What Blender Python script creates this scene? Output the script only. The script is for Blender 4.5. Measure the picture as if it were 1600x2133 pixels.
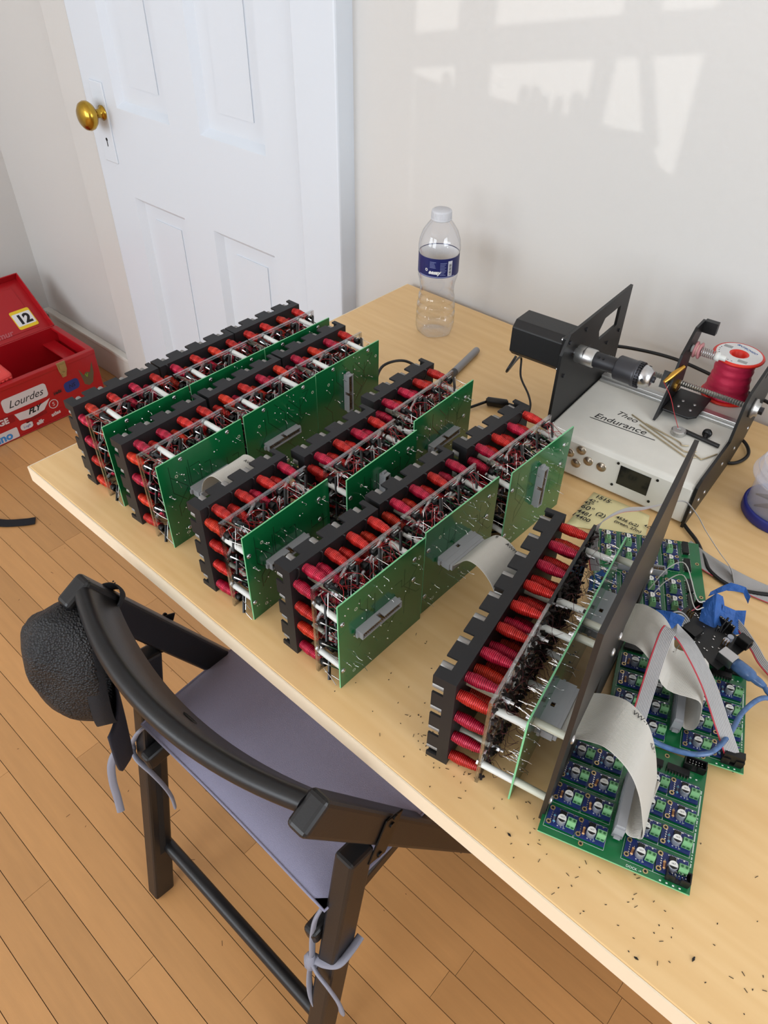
import bpy, bmesh, math, random
from mathutils import Vector, Matrix, Euler
for o in list(bpy.data.objects): bpy.data.objects.remove(o, do_unlink=True)
SC = bpy.context.scene
C = SC.collection
T = 0.735                      # height of the table top above the floor
# ---------------------------------------------------------------- camera
cam = bpy.data.cameras.new('camera'); camo = bpy.data.objects.new('camera', cam); C.objects.link(camo)
RX = Vector((0.74277741, 0.66940231, 0.01350073))
UP = Vector((-0.45241823, 0.48694067, 0.7471322))
FW = Vector((-0.49355796, 0.5610609, -0.66453834))
mw = Matrix.Identity(4)
for i in range(3):
    mw[i][0] = RX[i]; mw[i][1] = UP[i]; mw[i][2] = -FW[i]
mw[0][3], mw[1][3], mw[2][3] = 0.0, 0.0, T + 0.61
camo.matrix_world = mw
cam.sensor_fit = 'VERTICAL'; cam.sensor_height = 36.0; cam.lens = 1540.37 / 2133 * 36.0
cam.clip_start = 0.02
SC.camera = camo
# ---------------------------------------------------------------- world, sun, daylight, exposure
w = bpy.data.worlds.new('sky'); SC.world = w; w.use_nodes = True
bg = w.node_tree.nodes['Background']; bg.inputs[0].default_value = (0.80, 0.90, 1.0, 1); bg.inputs[1].default_value = 0.5
sl = bpy.data.lights.new('sun', 'SUN'); sl.energy = .9; sl.angle = math.radians(0.12); sl.color = (1, 0.97, 0.92)
so = bpy.data.objects.new('sun', sl); C.objects.link(so)
SUND = Vector((-1, 1.0, -0.17)).normalized()
so.rotation_euler = SUND.to_track_quat('-Z', 'Y').to_euler(); so.location = (6, -6, 4)
def area(name, loc, direction, sx, sy, power, col):
    l = bpy.data.lights.new(name, 'AREA'); l.shape = 'RECTANGLE'; l.size = sx; l.size_y = sy; l.energy = power; l.color = col
    o = bpy.data.objects.new(name, l); C.objects.link(o); o.location = loc
    o.rotation_euler = Vector(direction).to_track_quat('-Z', 'Y').to_euler(); return o
DAY = (0.88, 0.94, 1.0)
area('daylight_front_a', (-1.75, -2.58, 1.55), (0, 1, -0.05), 1.1, 1.6, 43, DAY)
area('daylight_front_b', (-0.15, -2.58, 1.55), (0, 1, -0.05), 1.1, 1.6, 43, DAY)
area('daylight_right', (2.17, 0.05, 1.55), (-1, 0, -0.05), 1.2, 1.5, 40, DAY)
SC.view_settings.view_transform = 'Standard'; SC.view_settings.look = 'None'
SC.view_settings.exposure = -0.08; SC.view_settings.gamma = 1.0; SC.view_settings.use_curve_mapping = False

# ---------------------------------------------------------------- helpers
def lin(c):
    return tuple(((x / 255.) / 12.92 if x / 255. <= .04045 else ((x / 255. + .055) / 1.055) ** 2.4) for x in c)
MATS = {}
def mat(name, col, rough=.5, metal=0., spec=.5, coat=0., trans=0., ior=1.45, alpha=1., var=0., vscale=30., stretch=(1, 1, 1), bump=0., bscale=200., emit=0., sheen=0., objvar=0., coords='Object'):
    m = bpy.data.materials.new(name); m.use_nodes = True; nt = m.node_tree; b = nt.nodes['Principled BSDF']
    c = lin(col); b.inputs['Base Color'].default_value = (*c, 1)
    b.inputs['Roughness'].default_value = rough; b.inputs['Metallic'].default_value = metal
    b.inputs['Specular IOR Level'].default_value = spec; b.inputs['Coat Weight'].default_value = coat
    b.inputs['Transmission Weight'].default_value = trans; b.inputs['IOR'].default_value = ior; b.inputs['Alpha'].default_value = alpha
    b.inputs['Sheen Weight'].default_value = sheen
    b.inputs['Coat Roughness'].default_value = .15
    if emit:
        b.inputs['Emission Color'].default_value = (*c, 1); b.inputs['Emission Strength'].default_value = emit
    tc = mp = None
    if var or bump:
        tc = nt.nodes.new('ShaderNodeTexCoord'); mp = nt.nodes.new('ShaderNodeMapping'); nt.links.new(tc.outputs[coords], mp.inputs[0])
        mp.inputs['Scale'].default_value = stretch
    if var or objvar:
        hs = nt.nodes.new('ShaderNodeHueSaturation'); hs.inputs['Color'].default_value = (*c, 1)
        add = nt.nodes.new('ShaderNodeMath'); add.operation = 'ADD'; add.inputs[0].default_value = 1.0; add.inputs[1].default_value = 0
        if var:
            n = nt.nodes.new('ShaderNodeTexNoise'); n.inputs['Scale'].default_value = vscale; n.inputs['Detail'].default_value = 5
            nt.links.new(mp.outputs[0], n.inputs['Vector'])
            mr = nt.nodes.new('ShaderNodeMapRange'); mr.inputs[1].default_value = .3; mr.inputs[2].default_value = .7; mr.inputs[3].default_value = 1 - var; mr.inputs[4].default_value = 1 + var
            nt.links.new(n.outputs['Fac'], mr.inputs[0]); nt.links.new(mr.outputs[0], add.inputs[0])
        if objvar:
            oi = nt.nodes.new('ShaderNodeObjectInfo'); m2 = nt.nodes.new('ShaderNodeMapRange'); m2.inputs[3].default_value = -objvar; m2.inputs[4].default_value = objvar
            nt.links.new(oi.outputs['Random'], m2.inputs[0]); nt.links.new(m2.outputs[0], add.inputs[1])
        nt.links.new(add.outputs[0], hs.inputs['Value']); nt.links.new(hs.outputs[0], b.inputs['Base Color'])
    if bump:
        n2 = nt.nodes.new('ShaderNodeTexNoise'); n2.inputs['Scale'].default_value = bscale; n2.inputs['Detail'].default_value = 3
        nt.links.new(mp.outputs[0], n2.inputs['Vector'])
        bp = nt.nodes.new('ShaderNodeBump'); bp.inputs['Strength'].default_value = bump; bp.inputs['Distance'].default_value = .002
        nt.links.new(n2.outputs['Fac'], bp.inputs['Height']); nt.links.new(bp.outputs[0], b.inputs['Normal'])
    MATS[name] = m; return m
def clear_mat(name, tint=(250, 250, 250), rough=.05, fres=.5, base=0.04):
    "thin clear plastic: straight-through transparency plus grazing gloss"
    m = bpy.data.materials.new(name); m.use_nodes = True; nt = m.node_tree
    for n in list(nt.nodes): nt.nodes.remove(n)
    out = nt.nodes.new('ShaderNodeOutputMaterial'); mx = nt.nodes.new('ShaderNodeMixShader'); tr = nt.nodes.new('ShaderNodeBsdfTransparent'); gl = nt.nodes.new('ShaderNodeBsdfGlossy'); fr = nt.nodes.new('ShaderNodeLayerWeight')
    ad = nt.nodes.new('ShaderNodeMapRange'); ad.inputs[1].default_value = .35; ad.inputs[2].default_value = 1; ad.inputs[3].default_value = base; ad.inputs[4].default_value = fres
    tr.inputs[0].default_value = (*lin(tint), 1); gl.inputs['Roughness'].default_value = rough; fr.inputs[0].default_value = .5
    nt.links.new(fr.outputs['Facing'], ad.inputs[0]); nt.links.new(ad.outputs[0], mx.inputs[0]); nt.links.new(tr.outputs[0], mx.inputs[1]); nt.links.new(gl.outputs[0], mx.inputs[2]); nt.links.new(mx.outputs[0], out.inputs[0])
    MATS[name] = m; return m
def tr(x=0, y=0, z=0): return Matrix.Translation((x, y, z))
def rz(a): return Matrix.Rotation(math.radians(a), 4, 'Z')
def rx(a): return Matrix.Rotation(math.radians(a), 4, 'X')
def ry(a): return Matrix.Rotation(math.radians(a), 4, 'Y')
def frame(x, y, z, o):
    "matrix with the given axis columns and origin"
    m = Matrix.Identity(4)
    for i in range(3): m[i][0] = x[i]; m[i][1] = y[i]; m[i][2] = z[i]; m[i][3] = o[i]
    return m
class MB:
    def __init__(s): s.v = []; s.f = []; s.sm = []; s.mi = []; s.cur = 0
    def add(s, vs, fs, sm=False, M=None):
        b = len(s.v)
        if M is not None: vs = [M @ Vector(v) for v in vs]
        s.v += [tuple(v) for v in vs]
        for f in fs: s.f.append(tuple(i + b for i in f)); s.sm.append(sm); s.mi.append(s.cur)
        return s
    def box(s, x0, x1, y0, y1, z0, z1, M=None):
        return s.add([(x0, y0, z0), (x1, y0, z0), (x1, y1, z0), (x0, y1, z0), (x0, y0, z1), (x1, y0, z1), (x1, y1, z1), (x0, y1, z1)],
              [(0, 3, 2, 1), (4, 5, 6, 7), (0, 1, 5, 4), (1, 2, 6, 5), (2, 3, 7, 6), (3, 0, 4, 7)], False, M)
    def bar(s, p0, p1, wd, ht, up=(0, 0, 1)):
        p0 = Vector(p0); p1 = Vector(p1); d = (p1 - p0); L = d.length; d.normalize()
        u = Vector(up); sd = d.cross(u)
        if sd.length < 1e-6: sd = d.cross(Vector((1, 0, 0)))
        sd.normalize(); u = sd.cross(d)
        return s.box(0, L, -wd / 2, wd / 2, -ht / 2, ht / 2, frame(d, sd * -1, u, p0))
    def cyl(s, p0, p1, r, n=12, r2=None, caps=True, sm=True):
        p0 = Vector(p0); p1 = Vector(p1); d = p1 - p0; d.normalize(); r2 = r if r2 is None else r2
        a = d.orthogonal().normalized(); b = d.cross(a); vs = []
        for k in range(n):
            t = 2 * math.pi * k / n; q = a * math.cos(t) + b * math.sin(t); vs += [p0 + q * r, p1 + q * r2]
        s.add(vs, [(2 * k, (2 * k + 2) % (2 * n), (2 * k + 3) % (2 * n), 2 * k + 1) for k in range(n)], sm)
        if caps:
            s.add([vs[2 * k] for k in range(n)], [tuple(range(n))[::-1]]); s.add([vs[2 * k + 1] for k in range(n)], [tuple(range(n))])
        return s
    def tube(s, pts, r, n=8, caps=True, flat=1.0, up=None):
        pts = [Vector(p) for p in pts]; N = len(pts); rs = r if isinstance(r, (list, tuple)) else [r] * N
        tg = []
        for i in range(N):
            t = pts[min(i + 1, N - 1)] - pts[max(i - 1, 0)]; tg.append(t.normalized())
        a = (Vector(up) if up else tg[0].orthogonal()); vs = []
        for i in range(N):
            a = (a - tg[i] * a.dot(tg[i])); a = a.normalized() if a.length > 1e-8 else tg[i].orthogonal().normalized(); b = tg[i].cross(a)
            for k in range(n):
                t = 2 * math.pi * (k + .5) / n; vs.append(pts[i] + (a * math.cos(t) * flat + b * math.sin(t)) * rs[i])
        fs = [(i * n + k, i * n + (k + 1) % n, (i + 1) * n + (k + 1) % n, (i + 1) * n + k) for i in range(N - 1) for k in range(n)]
        s.add(vs, fs, True)
        if caps: s.add(vs[:n], [tuple(range(n))[::-1]]); s.add(vs[-n:], [tuple(range(n))])
        return s
    def lathe(s, prof, n=24, M=None, sm=True, close=False):
        vs = []; N = len(prof)
        for (r, z) in prof:
            for k in range(n):
                t = 2 * math.pi * k / n; vs.append((r * math.cos(t), r * math.sin(t), z))
        fs = [(i * n + k, i * n + (k + 1) % n, (i + 1) * n + (k + 1) % n, (i + 1) * n + k) for i in range(N - 1) for k in range(n)]
        if close:
            fs += [((N - 1) * n + k, (N - 1) * n + (k + 1) % n, (k + 1) % n, k) for k in range(n)]
        return s.add(vs, fs, sm, M)
    def disc(s, r, z, n=24, M=None, flip=False):
        vs = [(r * math.cos(2 * math.pi * k / n), r * math.sin(2 * math.pi * k / n), z) for k in range(n)]
        return s.add(vs, [tuple(range(n)) if not flip else tuple(range(n))[::-1]], False, M)
    def ring(s, r0, r1, z0, z1, n=20, M=None):
        return s.lathe([(r0, z0), (r1, z0), (r1, z1), (r0, z1)], n, M, False, True)
    def prism(s, poly, d0, d1, M=None):
        "polygon in local xy extruded along z"
        n = len(poly); vs = [(x, y, d0) for x, y in poly] + [(x, y, d1) for x, y in poly]
        return s.add(vs, [tuple(range(n))[::-1], tuple(range(n, 2 * n))] + [(i, (i + 1) % n, n + (i + 1) % n, n + i) for i in range(n)], False, M)
    def ribbon(s, path, wdirs, width, thick=.0009, wires=0, redge=None):
        "flat cable: path points, width direction at each point; ridged when wires>0"
        P = [Vector(p) for p in path]; N = len(P); W = [Vector(v).normalized() for v in wdirs]
        m = max(2, (wires * 2 + 1) if wires else 2); rows = []
        for i in range(N):
            t = (P[min(i + 1, N - 1)] - P[max(i - 1, 0)]).normalized(); wv = (W[i] - t * W[i].dot(t)).normalized(); nn = t.cross(wv)
            up_, dn = [], []
            for k in range(m):
                f = k / (m - 1) - .5; h = thick / 2 * (1.0 if (not wires or k % 2) else .12)
                up_.append(P[i] + wv * width * f + nn * h); dn.append(P[i] + wv * width * f - nn * h)
            rows.append(up_ + dn[::-1])
        L = 2 * m; vs = [v for r_ in rows for v in r_]
        b = s.cur
        s.cur = b; base = len(s.v); s.v += [tuple(v) for v in vs]
        for i in range(N - 1):
            for k in range(L):
                s.f.append((base + i * L + k, base + i * L + (k + 1) % L, base + (i + 1) * L + (k + 1) % L, base + (i + 1) * L + k)); s.sm.append(False)
                s.mi.append(1 if redge and (k < 2 or k >= L - 3) else b)
        s.f.append(tuple(base + k for k in range(L))[::-1]); s.sm.append(False); s.mi.append(b)
        s.f.append(tuple(base + (N - 1) * L + k for k in range(L))); s.sm.append(False); s.mi.append(b)
        return s
    def mesh(s, name, mats):
        me = bpy.data.meshes.new(name); me.from_pydata(s.v, [], s.f)
        me.polygons.foreach_set('use_smooth', s.sm)
        for m in (mats if isinstance(mats, (list, tuple)) else [mats]): me.materials.append(m if not isinstance(m, str) else MATS[m])
        me.polygons.foreach_set('material_index', s.mi); me.update(); return me
    def build(s, name, mats, parent=None, off=None, bevel=0, seg=2):
        if off is not None:
            s.v = [(v[0] - off[0], v[1] - off[1], v[2] - off[2]) for v in s.v]
        me = s.mesh(name, mats)
        bm = bmesh.new(); bm.from_mesh(me); bmesh.ops.recalc_face_normals(bm, faces=bm.faces); bm.to_mesh(me); bm.free()
        return put(name, me, parent, bevel=bevel, seg=seg)
def put(name, me, parent=None, M=None, bevel=0, seg=2):
    o = bpy.data.objects.new(name, me); C.objects.link(o)
    if parent is not None: o.parent = parent
    if M is not None: o.matrix_local = M
    if bevel:
        md = o.modifiers.new('bevel', 'BEVEL'); md.width = bevel; md.segments = seg; md.limit_method = 'ANGLE'; md.angle_limit = math.radians(40)
        md.harden_normals = False
    return o
def tag(o, label=None, cat=None, group=None, kind=None):
    if label: o['label'] = label
    if cat: o['category'] = cat
    if group: o['group'] = group
    if kind: o['kind'] = kind
    return o
def thing(name, label, cat, loc=(0, 0, 0), rot=0, group=None):
    o = bpy.data.objects.new(name, None); C.objects.link(o); o.empty_display_size = .02
    o.location = loc; o.rotation_euler = (0, 0, math.radians(rot)); return tag(o, label, cat, group)
def text_mesh(txt, size, m, shear=0., bold=0., align='LEFT', space=1.):
    cu = bpy.data.curves.new('lettering', 'FONT'); cu.body = txt; cu.size = size; cu.shear = shear; cu.offset = bold; cu.align_x = align; cu.resolution_u = 3; cu.extrude = 0.00005; cu.space_character = space
    o = bpy.data.objects.new('lettering', cu); C.objects.link(o); bpy.context.view_layer.update()
    dg = bpy.context.evaluated_depsgraph_get(); me = bpy.data.meshes.new_from_object(o.evaluated_get(dg)); me.name = 'lettering'
    bpy.data.objects.remove(o, do_unlink=True); bpy.data.curves.remove(cu)
    me.materials.clear(); me.materials.append(m if not isinstance(m, str) else MATS[m]); return me
def spline(pts, n=8):
    "Catmull-Rom through the points"
    P = [Vector(p) for p in pts]; out = []
    P = [P[0] * 2 - P[1]] + P + [P[-1] * 2 - P[-2]]
    for i in range(1, len(P) - 2):
        for k in range(n):
            t = k / n; a, b, c, d = P[i - 1], P[i], P[i + 1], P[i + 2]
            out.append(.5 * ((2 * b) + (c - a) * t + (2 * a - 5 * b + 4 * c - d) * t * t + (3 * b - a - 3 * c + d) * t ** 3))
    out.append(P[-2]); return out
def lerpdirs(a, b, n): return [Vector(a).lerp(Vector(b), i / (n - 1)) for i in range(n)]
R = random.Random(7)
# ---------------------------------------------------------------- materials
mat('wall_paint', (205, 203, 200), .38, bump=.12, bscale=120, coords='Object')
mat('trim_paint', (212, 218, 226), .3, bump=.03, bscale=60)
mat('ceiling_paint', (240, 240, 238), .8)
mat('black_printed', (30, 30, 32), .5, spec=.4)
mat('black_plastic', (16, 16, 17), .4)
def coil_mat(name, col, dark):
    m = mat(name, col, .26, metal=.35, spec=.7); nt = m.node_tree; b = nt.nodes['Principled BSDF']
    tc = nt.nodes.new('ShaderNodeTexCoord'); wv = nt.nodes.new('ShaderNodeTexWave'); wv.bands_direction = 'X'; wv.inputs['Scale'].default_value = 190; wv.inputs['Distortion'].default_value = 1.5; wv.inputs['Detail'].default_value = 2; wv.inputs['Detail Scale'].default_value = .6
    nt.links.new(tc.outputs['Object'], wv.inputs['Vector'])
    oi = nt.nodes.new('ShaderNodeObjectInfo'); mr = nt.nodes.new('ShaderNodeMapRange'); mr.inputs[3].default_value = .78; mr.inputs[4].default_value = 1.12; nt.links.new(oi.outputs['Random'], mr.inputs[0])
    mx = nt.nodes.new('ShaderNodeMix'); mx.data_type = 'RGBA'; mx.inputs[6].default_value = (*lin(dark), 1); mx.inputs[7].default_value = (*lin(col), 1)  # dark tone paints the shade between wire turns into the colour
    hs = nt.nodes.new('ShaderNodeHueSaturation'); nt.links.new(wv.outputs['Fac'], mx.inputs[0]); nt.links.new(mx.outputs[2], hs.inputs['Color']); nt.links.new(mr.outputs[0], hs.inputs['Value']); nt.links.new(hs.outputs[0], b.inputs['Base Color'])
    bp = nt.nodes.new('ShaderNodeBump'); bp.inputs['Strength'].default_value = .9; bp.inputs['Distance'].default_value = .0006; nt.links.new(wv.outputs['Fac'], bp.inputs['Height']); nt.links.new(bp.outputs[0], b.inputs['Normal'])
coil_mat('coil_red', (240, 58, 48), (150, 16, 16)); coil_mat('coil_crimson', (224, 40, 80), (130, 10, 36)); coil_mat('coil_orange', (244, 72, 42), (154, 26, 14))
mat('steel', (190, 190, 192), .28, metal=1)
mat('rod', (150, 148, 145), .5, metal=.5)
mat('solder', (225, 225, 225), .22, metal=1)
mat('nylon', (212, 213, 208), .35, spec=.5)
mat('nylon_old', (194, 195, 178), .4, spec=.5)
mat('pcb_green', (14, 96, 52), .16, spec=.6, coat=.3)
mat('pcb_edge', (120, 190, 140), .5)
mat('pcb_trace', (8, 62, 34), .25)
mat('header_grey', (154, 155, 158), .45)
mat('gold', (196, 150, 70), .3, metal=1)
mat('wire_red', (170, 30, 40), .4)
mat('wire_black', (14, 14, 16), .4)
clear_mat('acrylic', (240, 242, 242), .12, .7, .2)
mat('smoked', (22, 20, 22), .2)
# ================================================================ the room
XL, XR, YB, YF, ZC = -2.54, 2.2, 1.045, -2.62, 2.65
def struct(o): o['kind'] = 'structure'; return o
# floor: strip planks along X, each its own piece, on a dark underlay
fl = MB().box(XL - .1, XR + .1, YF - .1, YB + .1, -.06, -.004).build('floor', mat('underlay', (52, 32, 16), .8)); struct(fl)
m = mat('floor_wood', (190, 140, 88), .36, var=.05, vscale=5, stretch=(1.5, 16, 1), bump=.04, bscale=40, objvar=.12, coords='Object')
PW = .0512; pm = {}
rp = random.Random(3)
fset = MB(); y = .022 - PW * 9
while y < YB:
    inview = -.25 < y < 1.05
    x = XL + rp.uniform(-.5, 0)
    while x < (.35 if inview else -1.5):
        L = rp.choice([.34, .48, .61, .75, .9, 1.05]); x1 = x + L
        x0c = max(x, XL); 
        if x1 > XL:
            y1 = min(y + PW, YB)
            key = (round(x1 - x0c, 3), round(y1 - y, 3))
            if key not in pm:
                pm[key] = MB().box(.0003, key[0] - .0003, .00045, key[1] - .00045, -.004, 0).mesh('plank', m)
            put('plank', pm[key], fl, tr(x0c, y, 0))
        x = x1
    fset.box(x + .001, XR, y + .0007, y + PW - .0007, -.004, 0)
    y += PW
fset.box(XL, XR, YF, .022 - PW * 9 - .001, -.004, 0)
o = fset.build('plank_field', m, fl); o['kind'] = 'stuff'
# gouges and dark scuffs worn into the boards
sc = MB()
for k in range(70):
    x, y = rp.uniform(-2.2, .0), rp.uniform(-.05, .5); a = rp.uniform(0, 3.14); L = rp.choice([.0012, .0016, .002, .003, .004, .016])
    sc.box(-L, L, -.0005, .0005, 0, .0002, tr(x, y, 0) @ rz(math.degrees(a)))
o = sc.build('scuff_mark', mat('scuff', (92, 60, 34), .7), fl); o['kind'] = 'stuff'
# walls
struct(MB().box(XL - .1, XR + .1, YB, YB + .1, 0, ZC).build('wall_back', 'wall_paint'))
struct(MB().box(XL - .1, XL, YF - .1, YB + .1, 0, ZC).build('wall_left', 'wall_paint'))
struct(MB().box(XL - .1, XR + .1, YF - .1, YB + .1, ZC, ZC + .1).build('ceiling', 'ceiling_paint'))
def holed_wall(name, axis, at, lo, hi, holes, mname):
    "wall with rectangular window openings"
    b = MB(); cuts = sorted(set([lo, hi] + [h[0] for h in holes] + [h[1] for h in holes]))
    for a0, a1 in zip(cuts[:-1], cuts[1:]):
        hs = [h for h in holes if h[0] <= a0 + 1e-6 and h[1] >= a1 - 1e-6]
        spans = [(0, ZC)] if not hs else [(0, hs[0][2]), (hs[0][3], ZC)]
        for z0, z1 in spans:
            if axis == 'y': b.box(a0, a1, at - .1, at, z0, z1)
            else: b.box(at, at + .1, a0, a1, z0, z1)
    return struct(b.build(name, mname))
FH = [(-2.3, -1.2, .75, 2.35), (-.7, .4, .75, 2.35)]
holed_wall('wall_front', 'y', YF, XL, XR, FH, 'wall_paint')
# window in the right wall that the low sun comes through
RH = [(-2.16, -1.52, 1.30, 2.2), (-.55, .65, .8, 2.3)]
holed_wall('wall_right', 'x', XR, YF, YB, RH, 'wall_paint')
def window_frame(name, axis, at, a0, a1, z0, z1, bars_a=(), bars_z=(), t=.045):
    b = MB()
    def bx(p0, p1, q0, q1):
        if axis == 'x': b.box(at + .02, at + .06, p0, p1, q0, q1)
        else: b.box(p0, p1, at - .06, at - .02, q0, q1)
    bx(a0, a0 + t, z0, z1); bx(a1 - t, a1, z0, z1); bx(a0, a1, z0, z0 + t); bx(a0, a1, z1 - t, z1)
    for c, h in bars_a: bx(c - h / 2, c + h / 2, z0, z1)
    for c, h in bars_z: bx(a0, a1, c - h / 2, c + h / 2)
    return struct(b.build(name, 'trim_paint'))
window_frame('window_1', 'y', YF, -2.3, -1.2, .75, 2.35, [(-1.75, .04)], [(1.55, .05)])
window_frame('window_2', 'y', YF, -.7, .4, .75, 2.35, [(-.15, .04)], [(1.55, .05)])
window_frame('window_3', 'x', XR, -.55, .65, .8, 2.3, [(.05, .04)], [(1.55, .05)])
# sun window: bars placed so that the sun throws them where the photograph shows them
def back(xp, zp):                      # wall point -> point in the window plane
    t = (XR + .04 - xp) / 1.0; return (YB - t * 1.0, zp + .17 * t)
ya, _ = back(-.8915, .39); yb_, _ = back(-.390, .48)
y1, _ = back(-.756, .4) 
_, zb = back(-.7437, .4000)
W4 = MB()
W4.box(XR + .02, XR + .06, ya - .06, ya, T + .4, T + 1.4); W4.box(XR + .02, XR + .06, yb_, yb_ + .06, T + .4, T + 1.4)
W4.box(XR + .02, XR + .06, y1 - .014, y1 + .014, T + .4, T + 1.4)
W4.box(XR + .02, XR + .06, ya, yb_, T + zb - .021, T + zb + .021)
struct(W4.build('window_4', 'trim_paint'))
# clutter added out of view at that window, shaped to shadow the sun patch
cl = MB(); CX = (XR + .062, XR + .072)
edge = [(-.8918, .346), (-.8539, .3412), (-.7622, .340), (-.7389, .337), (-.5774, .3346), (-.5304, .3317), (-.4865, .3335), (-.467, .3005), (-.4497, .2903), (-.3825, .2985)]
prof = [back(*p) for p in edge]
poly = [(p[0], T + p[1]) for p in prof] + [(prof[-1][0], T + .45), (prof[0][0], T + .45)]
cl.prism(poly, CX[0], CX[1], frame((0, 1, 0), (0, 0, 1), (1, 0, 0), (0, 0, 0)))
for xp, h, wd in [(-.832, .016, .010), (-.785, .012, .008), (-.688, .020, .008), (-.668, .022, .009), (-.652, .012, .010), (-.628, .014, .009), (-.600, .024, .011), (-.584, .018, .007)]:
    p = back(xp, .336); q = back(xp, .336 + h)
    cl.box(CX[0], CX[1], p[0] - wd / 2, p[0] + wd / 2, T + p[1] - .03, T + q[1]); cl.box(CX[0], CX[1], p[0] - wd / 5, p[0] + wd / 5, T + q[1], T + q[1] + .006)
for (A0, A1, wd) in (((-.566, .420), (-.571, .325), .022), ((-.5125, .422), (-.476, .318), .012), ((-.535, .43), (-.545, .56), .026), ((-.512, .44), (-.524, .56), .012)):
    pa, pb = back(*A0), back(*A1); cl.bar((CX[0] + .005, pa[0], T + pa[1]), (CX[0] + .005, pb[0], T + pb[1]), wd, .010, (1, 0, 0))
tag(cl.build('sun_patch_cutout', 'black_plastic'), 'dark flat shape added out of view to edge the sun patch', 'cutout')
# door with panels, casing, baseboards
DY = 1.012                                    # door face
dz = lambda z: T + z
dr = MB(); cut_x = [(-1.746, -1.54), (-1.43, -1.22)]; cut_z = [(.10, T - .045), (T + .158, 1.93)]
dx0, dx1 = -1.878, -1.123
xs = [dx0, -1.746, -1.54, -1.43, -1.22, dx1]; zs = [.008, .10, T - .045, T + .158, 1.93, 2.04]
for i in range(5):
    for j in range(5):
        panel = i in (1, 3) and j in (1, 3)
        if not panel: dr.box(xs[i], xs[i + 1], DY, DY + .03, zs[j], zs[j + 1])
dr = dr.build('door_1', 'trim_paint'); struct(dr)
for (a, b) in cut_x:
    for (c, d) in cut_z:
        p = MB(); f = .014
        # sunk field, sloped moulding and raised centre
        p.box(a - .002, b + .002, DY + .016, DY + .026, c - .002, d + .002)
        p.box(a + .055, b - .045, DY + .0135, DY + .018, c + .05, d - .045)
        for (q0, q1, r0, r1, sx, sz) in ((a, b, d, d, 0, -1), (a, b, c, c, 0, 1)):
            p.add([(a, DY, r0), (b, DY, r0), (b - f, DY + .016, r0 + sz * f), (a + f, DY + .016, r0 + sz * f)], [(0, 1, 2, 3)])
        for xx, sx in ((a, 1), (b, -1)):
            p.add([(xx, DY, c), (xx, DY, d), (xx + sx * f, DY + .016, d - f), (xx + sx * f, DY + .016, c + f)], [(0, 1, 2, 3)])
        p.build('door_panel', 'trim_paint', dr)
MB().box(dx0 - .009, dx0 + .002, DY + .020, DY + .024, .002, 2.04).build('gap_shade_strip', mat('gap_shade', (70, 66, 62), .9), dr)  # dark strip behind the door edge, painting in the shade of the gap
es = MB().box(-1.842, -1.788, DY - .004, DY + .001, dz(.025), dz(.205)).build('lock_plate', 'trim_paint', dr, bevel=.003)
kh = MB(); kh.cyl((-1.815, DY - .0045, dz(.078)), (-1.815, DY - .003, dz(.078)), .004, 10); kh.box(-1.8165, -1.8135, DY - .0045, DY - .003, dz(.062), dz(.078)); kh.build('keyhole', mat('dark_hole', (25, 22, 20), .8), es)
kn = MB(); KM = frame((1, 0, 0), (0, 0, 1), (0, -1, 0), (-1.806, DY - .004, dz(.139)))
kn.lathe([(.016, 0), (.017, .003), (.012, .006), (.0098, .010), (.0098, .020), (.014, .024), (.026, .029), (.0315, .036), (.0325, .043), (.0295, .051), (.022, .057), (.011, .060), (.0005, .061)], 28, KM)
kn.build('door_knob', mat('brass', (186, 150, 60), .22, metal=1, var=.1, vscale=80), dr)
# casing (both sides) and the deep step beside the wall
struct(MB().box(dx1 + .006, -1.008, YB - .042, YB + .01, 0, 2.16).build('trim_1', 'trim_paint', bevel=.004))
struct(MB().box(dx0 - .125, dx0 - .008, YB - .030, YB + .01, 0, 2.16).build('trim_2', 'wall_paint', bevel=.006))
struct(MB().box(dx0 - .125, -1.008, YB - .042, YB + .01, 2.045, 2.17).build('trim_3', 'trim_paint', bevel=.004))
b = MB(); b.box(XL, dx0 - .125, YB - .018, YB, 0, .102); b.box(XL, dx0 - .125, YB - .024, YB, .102, .116)
mat('base_paint', (214, 210, 202), .35)
struct(b.build('baseboard_back', 'base_paint', bevel=.003))
b = MB(); b.box(XL, XL + .018, YF, YB - .02, 0, .102); b.box(XL, XL + .024, YF, YB - .02, .102, .116)
struct(b.build('baseboard_left', 'base_paint', bevel=.003))
b = MB(); b.box(-1.005, XR, YB - .018, YB, 0, .11); struct(b.build('baseboard_right', 'trim_paint', bevel=.003))
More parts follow.
